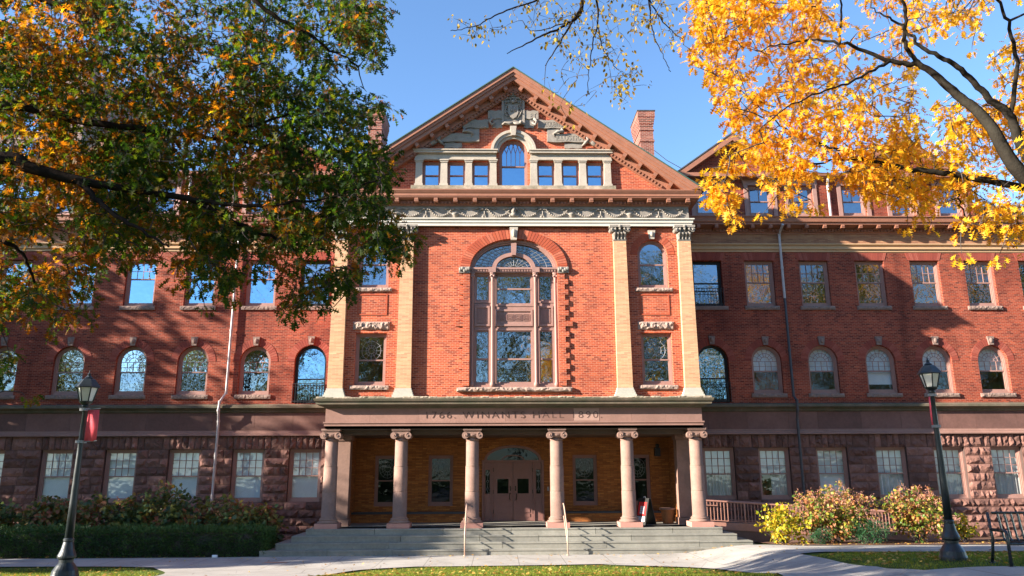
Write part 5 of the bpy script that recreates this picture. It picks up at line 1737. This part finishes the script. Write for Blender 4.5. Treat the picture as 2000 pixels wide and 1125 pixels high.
# ---- trees outside the frame: those at the left shade the left wing, those across the lawn stand in the window reflections, the rest are added to block light
def round_tree(x, y, h, rad, n, label, group, mat='far_leaf', size=.42, per=7, low=.25, zs=None):
    z0 = gz(x, y)
    C = norm(rng.normal(size=(n, 3))) * (rng.uniform(.25, 1, (n, 1)) ** .45)
    lump = np.array([noise.noise(Vector(c * 1.7) + Vector((x, y, 0))) for c in C])
    C = C * (1 + .35 * lump[:, None])
    cz = z0 + h * (1 + low) / 2
    C = C * np.array([rad, rad, h * (1 - low) / 2]) + np.array([x, y, cz])
    limbs = []
    for i in range(6):
        a = i * 1.05 + x
        limbs.append([(x, y, z0 + h * (.25 + .05 * i), .14), (x + rad * .35 * math.cos(a), y + rad * .35 * math.sin(a), z0 + h * (.42 + .06 * i), .09), (x + rad * .7 * math.cos(a), y + rad * .7 * math.sin(a), z0 + h * (.5 + .07 * i), .03)])
    return build_tree('tree', label, 'tree', (x, y, z0 - .05), [(x, y, z0 - .1, .4), (x, y, z0 + h * .4, .28), (x, y, z0 + h * .8, .1)], limbs, C, (M['bark'], M['twig'], M[mat]), 'lobed', per, size * 2.0, size, twig=.012, group=group, sides=6)
for x, y, h, r in ((-39, .8, 23, 5.2), (-40, -6.2, 17.0, 4.0), (-38, -10.9, 14.6, 2.2), (-31, 3.0, 15, 3.0)):
    round_tree(x, y, h, r, 420, 'leafy tree standing past the left end of the hall', 'trees past the left end of the hall', size=.46)
for x, y, h, r in ((20, -38, 23, 5), (33, -31, 22, 5), (11, -45, 25, 5.5), (46, -23, 21, 5), (-13, -47, 21, 5), (78, -50, 27, 8), (72, -30, 24, 7)):  # unseen trees added to keep sky light off the hall's shaded walls
    round_tree(x, y, h, r, 260, 'tall unseen tree added outside the frame to block sky light', 'unseen trees added behind the viewpoint', size=.55)
for x, y, h, r in ((-47, -38, 23, 5.5), (-60, -50, 24, 6), (-40, -52, 19, 5)):  # added at left front to cut the sky light reaching the right wing
    round_tree(x, y, h, r, 330, 'tall unseen tree added off to the left to block sky light', 'unseen trees added left of the viewpoint', size=.5)
round_tree(-20.5, -19.6, 14.6, 4.2, 330, 'unseen leafy tree added past the left edge of the lawn to shade the right walk', None, size=.42, low=.66)  # added out of view, high crown shaped to shade only the right walk
for x, y, h, r, mt in ((-62, -66, 15, 7, 'far_leaf'), (-46, -70, 16, 7, 'far_leaf'), (-30, -66, 14, 6, 'far_leaf'), (-13, -64, 27, 8, 'far_leaf'), (2, -62, 32, 9, 'far_leaf'), (17, -64, 31, 9, 'far_leaf'), (31, -46, 27, 6, 'gold_leaf'), (43, -47, 29, 7, 'gold_leaf'), (57, -48, 29, 7, 'gold_leaf')):
    round_tree(x, y, h, r, 330 if h < 30 else 620, 'autumn tree across the lawn, mirrored in the windows', 'trees across the lawn', mt, .5)

# ---- hedge and shrubs
def bush(name, label, x, y, rx, ry, h, n, size, mat, kind='lobed', per=7, group=None, blooms=0, bloom_mat='bloom', stems=12, bottom=.08):
    z0 = gz(x, y) + .04
    e = empty(name, (x, y, z0))
    tag(e, label, 'hedge' if name == 'hedge' else 'shrub', group)
    C = norm(rng.normal(size=(n, 3))) * (rng.uniform(.12, 1, (n, 1)) ** .5)
    C[:, 2] = np.abs(C[:, 2]) if bottom > .3 else C[:, 2]
    sd = rng.uniform(0, 50)
    lump = np.array([noise.noise(Vector(c * 2.3) + Vector((sd, 0, 0))) for c in C])
    C = C * (1 + .45 * lump[:, None]) * np.array([rx, ry, h * .5]) + np.array([0, 0, h * .52])
    C[:, 2] = np.maximum(C[:, 2], .06)
    m = MB()
    for i in range(stems):
        c = C[rng.integers(n)]
        m.tube([(rng.normal() * .1, rng.normal() * .1, -.05), tuple(c * np.array([.45, .45, .5])), tuple(c)], [.016, .011, .005], 5, cap=False)
    m.build('stems', M['twig'], e)
    pos, ax, nr, sz = clump_leaves(C, per, size * 1.5, size, droop=.35, outward=C * np.array([1, 1, .6]) * .4)
    leaves('foliage', kind, pos, ax, nr, sz, M[mat], e)
    if blooms:
        top = C[np.argsort(-(C[:, 2] + rng.normal(size=n) * .25))[:blooms]]
        B = np.repeat(top, 34, 0) + rng.normal(size=(blooms * 34, 3)) * np.array([.07, .07, .09]) + np.array([0, -.03, .06])
        tag(leaves('flower_heads', 'oval', B, rng.normal(size=B.shape), rng.normal(size=B.shape), rng.uniform(.03, .055, len(B)), M[bloom_mat], e), kind='stuff')
    return e

bush('shrub', 'low bright yellow and green shrub touching the right end of the steps', 10.95, -.7, .95, .75, 1.5, 130, .135, 'shrub_gold')
bush('shrub', 'large yellow and pink hydrangea in front of the ramp railing', 13.2, -.35, 1.75, 1.0, 2.15, 420, .125, 'shrub_mixed', blooms=120, stems=26)
bush('shrub', 'small dark evergreen shrub at the foot of the large hydrangea', 14.15, -1.35, .85, .6, .95, 170, .085, 'shrub_green', 'needle', 14)
bush('shrub', 'little green sprig shrub between yellow shrub and large hydrangea', 12.2, -1.4, .45, .4, .62, 60, .085, 'shrub_green', 'needle', 14)
bush('shrub', 'round yellow and orange hydrangea behind the right lamp post', 16.75, -.4, 1.28, .95, 2.15, 330, .125, 'shrub_mixed', blooms=70, stems=24)
bush('shrub', 'small fading shrub at the low end of the ramp railing', 18.75, -.2, .36, .4, 1.15, 36, .13, 'shrub_gold')
for i, (x, y, rx, h, mt, bl, lb) in enumerate(((-10.9, .8, 1.0, 1.75, 'shrub_dark', 3, 'dark shrub with few red leaves beside the left end of the steps'),
        (-12.6, 1.2, 1.25, 2.05, 'shrub_dark', 20, 'dark shrub with rusty flower heads under the grey downspout'),
        (-14.9, 1.3, 1.4, 2.5, 'shrub_dark', 2, 'tallest dark green shrub behind the clipped hedge'),
        (-17.3, 1.3, 1.3, 2.1, 'shrub_dark', 5, 'dark leafy shrub behind the hedge, right of the left lamp post'),
        (-19.8, 1.2, 1.35, 2.15, 'shrub_dark', 6, 'dark shrub with brown seed heads behind the left lamp post'),
        (-22.4, 1.2, 1.35, 2.0, 'shrub_dark', 5, 'dark shrub at the far left end behind the hedge'))):
    bush('shrub', lb, x, y, rx, .95, h, 210, .20, mt, blooms=bl, bloom_mat='bloom', stems=14)
hd = empty('hedge', (-17.5, -.55, 0))
tag(hd, 'long clipped dark green yew hedge left of the steps', 'hedge')
HX0, HX1, HY0, HY1, HZ = -9.0, 7.6, -.72, .62, 1.0
N = 40000
which = rng.uniform(0, 1, N)
px = rng.uniform(HX0, HX1, N); py = rng.uniform(HY0, HY1, N); pz = rng.uniform(.02, HZ, N)
py = np.where(which < .52, HY0 + np.abs(rng.normal(0, .06, N)), py)
pz = np.where((which >= .52) & (which < .9), HZ + rng.normal(0, .055, N), pz)
px = np.where(which >= .95, HX1 - np.abs(rng.normal(0, .05, N)), px)
lump = np.array([noise.noise(Vector((a * 1.3, b * 2, c * 2.2))) for a, b, c in zip(px, py, pz)])
lump2 = np.array([noise.noise(Vector((a * 3.6, b * 4, c * 4.5 + 9))) for a, b, c in zip(px, py, pz)])
lump = lump * 1.3 + lump2 * .9
py = py - lump * .13 * (which < .52) + .10 * np.clip(pz / HZ, 0, 1) ** 4 * (which < .52)
pz = pz + lump * .10 * (which >= .52)
P = np.stack([px, py, pz], 1)
ax = norm(np.stack([rng.normal(size=N) * .7, np.where(which < .52, -1, 0) + rng.normal(size=N) * .5, np.where(which >= .52, 1, .3) + rng.normal(size=N) * .5], 1))
m = MB(); m.box(HX0, HX1 - .1, HY0 + .12, HY1 - .1, 0, HZ - .12); m.build('stems', M['twig'], hd)  # dark solid core added inside the hedge to stop see-through, not real stems
leaves('foliage', 'needle', P, ax, rng.normal(size=(N, 3)), rng.uniform(.06, .14, N), M['yew'], hd)

# ---- grass, fallen leaves, small litter
def scatter(n, regions):
    out = []
    for (x0, x1, y0, y1), k, test in regions:
        p = np.stack([rng.uniform(x0, x1, int(n * k)), rng.uniform(y0, y1, int(n * k))], 1)
        out.append(p[[test(a, b) for a, b in p]] if test else p)
    return np.concatenate(out)
def on_left(x, y):
    e = np.interp(y, [-18, -14, -10, -7, -4.4], [-8.5, -9.3, -10.5, -11.6, -13.2])
    return x < e and y < -4.3
def on_mid(x, y):
    l = np.interp(y, [-18, -14, -10, -6.2, -4.7], [-4.5, -5.2, -5.4, -5.0, -3.0]); r = np.interp(y, [-18, -14, -9.5, -6.2, -4.7], [5.0, 5.6, 6.1, 5.7, 3.0])
    return l < x < r
def on_right(x, y):
    e = np.interp(y, [-17, -15.6, -11], [8.0, 7.7, 8.5])
    back = np.interp(x, [8.2, 11, 17, 30], [-9.5, -9.1, -9.9, -10.7]); front = np.interp(x, [7.5, 8.3, 9.6, 12, 20], [-16.4, -16.8, -17.3, -17.9, -19.3])
    return x > e and front < y < back
gpt = scatter(1, [((-20, -8.4, -17.5, -4.3), 36000, on_left), ((-5.5, 6.2, -18, -4.7), 46000, on_mid), ((7.6, 20, -18.5, -9), 42000, on_right)])
N = len(gpt)
P = np.column_stack([gpt, ground_z(gpt[:, 0], gpt[:, 1])])
ax = norm(np.column_stack([rng.normal(size=(N, 2)) * .55, np.ones(N)]))
T = np.array([(0, -.07, 0), (0, .07, 0), (.6, .05, .02), (1, 0, .08)])
side = norm(np.cross(rng.normal(size=(N, 3)), ax)); nr = np.cross(ax, side)
sz = rng.uniform(.04, .085, N)
V = P[:, None] + sz[:, None, None] * (T[None, :, 0:1] * ax[:, None] + T[None, :, 1:2] * side[:, None] + T[None, :, 2:3] * nr[:, None])
F = (np.array([[0, 1, 2, 3]])[None] + (np.arange(N) * 4)[:, None, None]).reshape(-1, 4)
tag(np_mesh('grass', V.reshape(-1, 3), F, M['grass']), 'short lawn grass with autumn yellow tips', 'grass', kind='stuff')
fp = scatter(1, [((-20, -8.4, -17, -4.3), 520, on_left), ((-5.5, 6.2, -17, -4.7), 840, on_mid), ((7.6, 18, -18, -9), 840, on_right), ((-14, 9, -4.6, -1.4), 80, None), ((-9.5, 9.5, -1.5, -1.28), 60, None), ((10.4, 22, -2.4, -.4), 330, None), ((5, 12, -9, -2.5), 25, None), ((-9, -5, -12, -5), 14, None), ((-22, -10.6, -1.6, -1.2), 60, None)])
N = len(fp)
P = np.column_stack([fp, ground_z(fp[:, 0], fp[:, 1]) + rng.uniform(.055, .085, N)])
leaves('fallen_leaves', 'oak', P, np.column_stack([rng.normal(size=(N, 2)), rng.normal(size=N) * .15]), np.column_stack([rng.normal(size=(N, 2)) * .3, np.ones(N)]), rng.uniform(.08, .14, N), M['fallen'], None)
tag(bpy.data.objects['fallen_leaves'], 'dry fallen oak leaves over lawn, mulch and walk', 'fallen leaves', kind='stuff')
m = MB(); m.rock(-.10, .10, 0, .11, 0, .06, back=.06, step=.04)
tag(m.build('paper_scrap', M['white'], None, loc=(-11.75, -1.62, gz(-11.75, -1.62) + .035)), 'crumpled white paper scrap on the walk by the hedge', 'litter')
m = MB(); m.add([(-.45, -.07, 0), (.4, -.10, 0), (.45, .05, 0), (-.38, .08, 0)], [(0, 1, 2, 3)])
tag(m.build('paint_mark', plain_mat('orange marking paint', (.55, .22, .12), .8, .2), None, loc=(-8.9, -3.25, gz(-8.9, -3.25) + .042)), 'faded orange paint mark on the walk left of the steps', 'paint mark', kind='structure')

# ---- the tower that shows through the leaves behind the left wing
tw = empty('tower', (-55, 45, 0))
tag(tw, 'tall brick and blue glass tower behind the left wing, seen through leaves', 'building')
for (x0, x1, zt) in ((-20, 8.5, 47),):
    m = MB()
    m.box(x0, x1, .25, 18, 0, zt); m.build('wall', M['tower'], tw)
    m = MB(); m.box(x0 - .2, x1 + .2, -.3, 18, zt + .002, zt + .6); m.build('parapet', M['trim'], tw)
    z = 20
    while z < zt - 2.5:
        for i in range(int((x1 - x0) / 3.6)):
            xa = x0 + .5 + i * 3.6
            m = MB(); m.box(xa, xa + 2.9, -.02, .10, z, z + 2.6)
            f = m.build('window', M['trim_pink'], tw)
            m = MB(); m.box(xa + .1, xa + 1.4, -.05, -.03, z + .1, z + 2.5); m.box(xa + 1.5, xa + 2.8, -.05, -.03, z + .1, z + 2.5); m.build('pane', M['tower_glass'], f)
        z += 3.9
print('objects', len(bpy.data.objects))
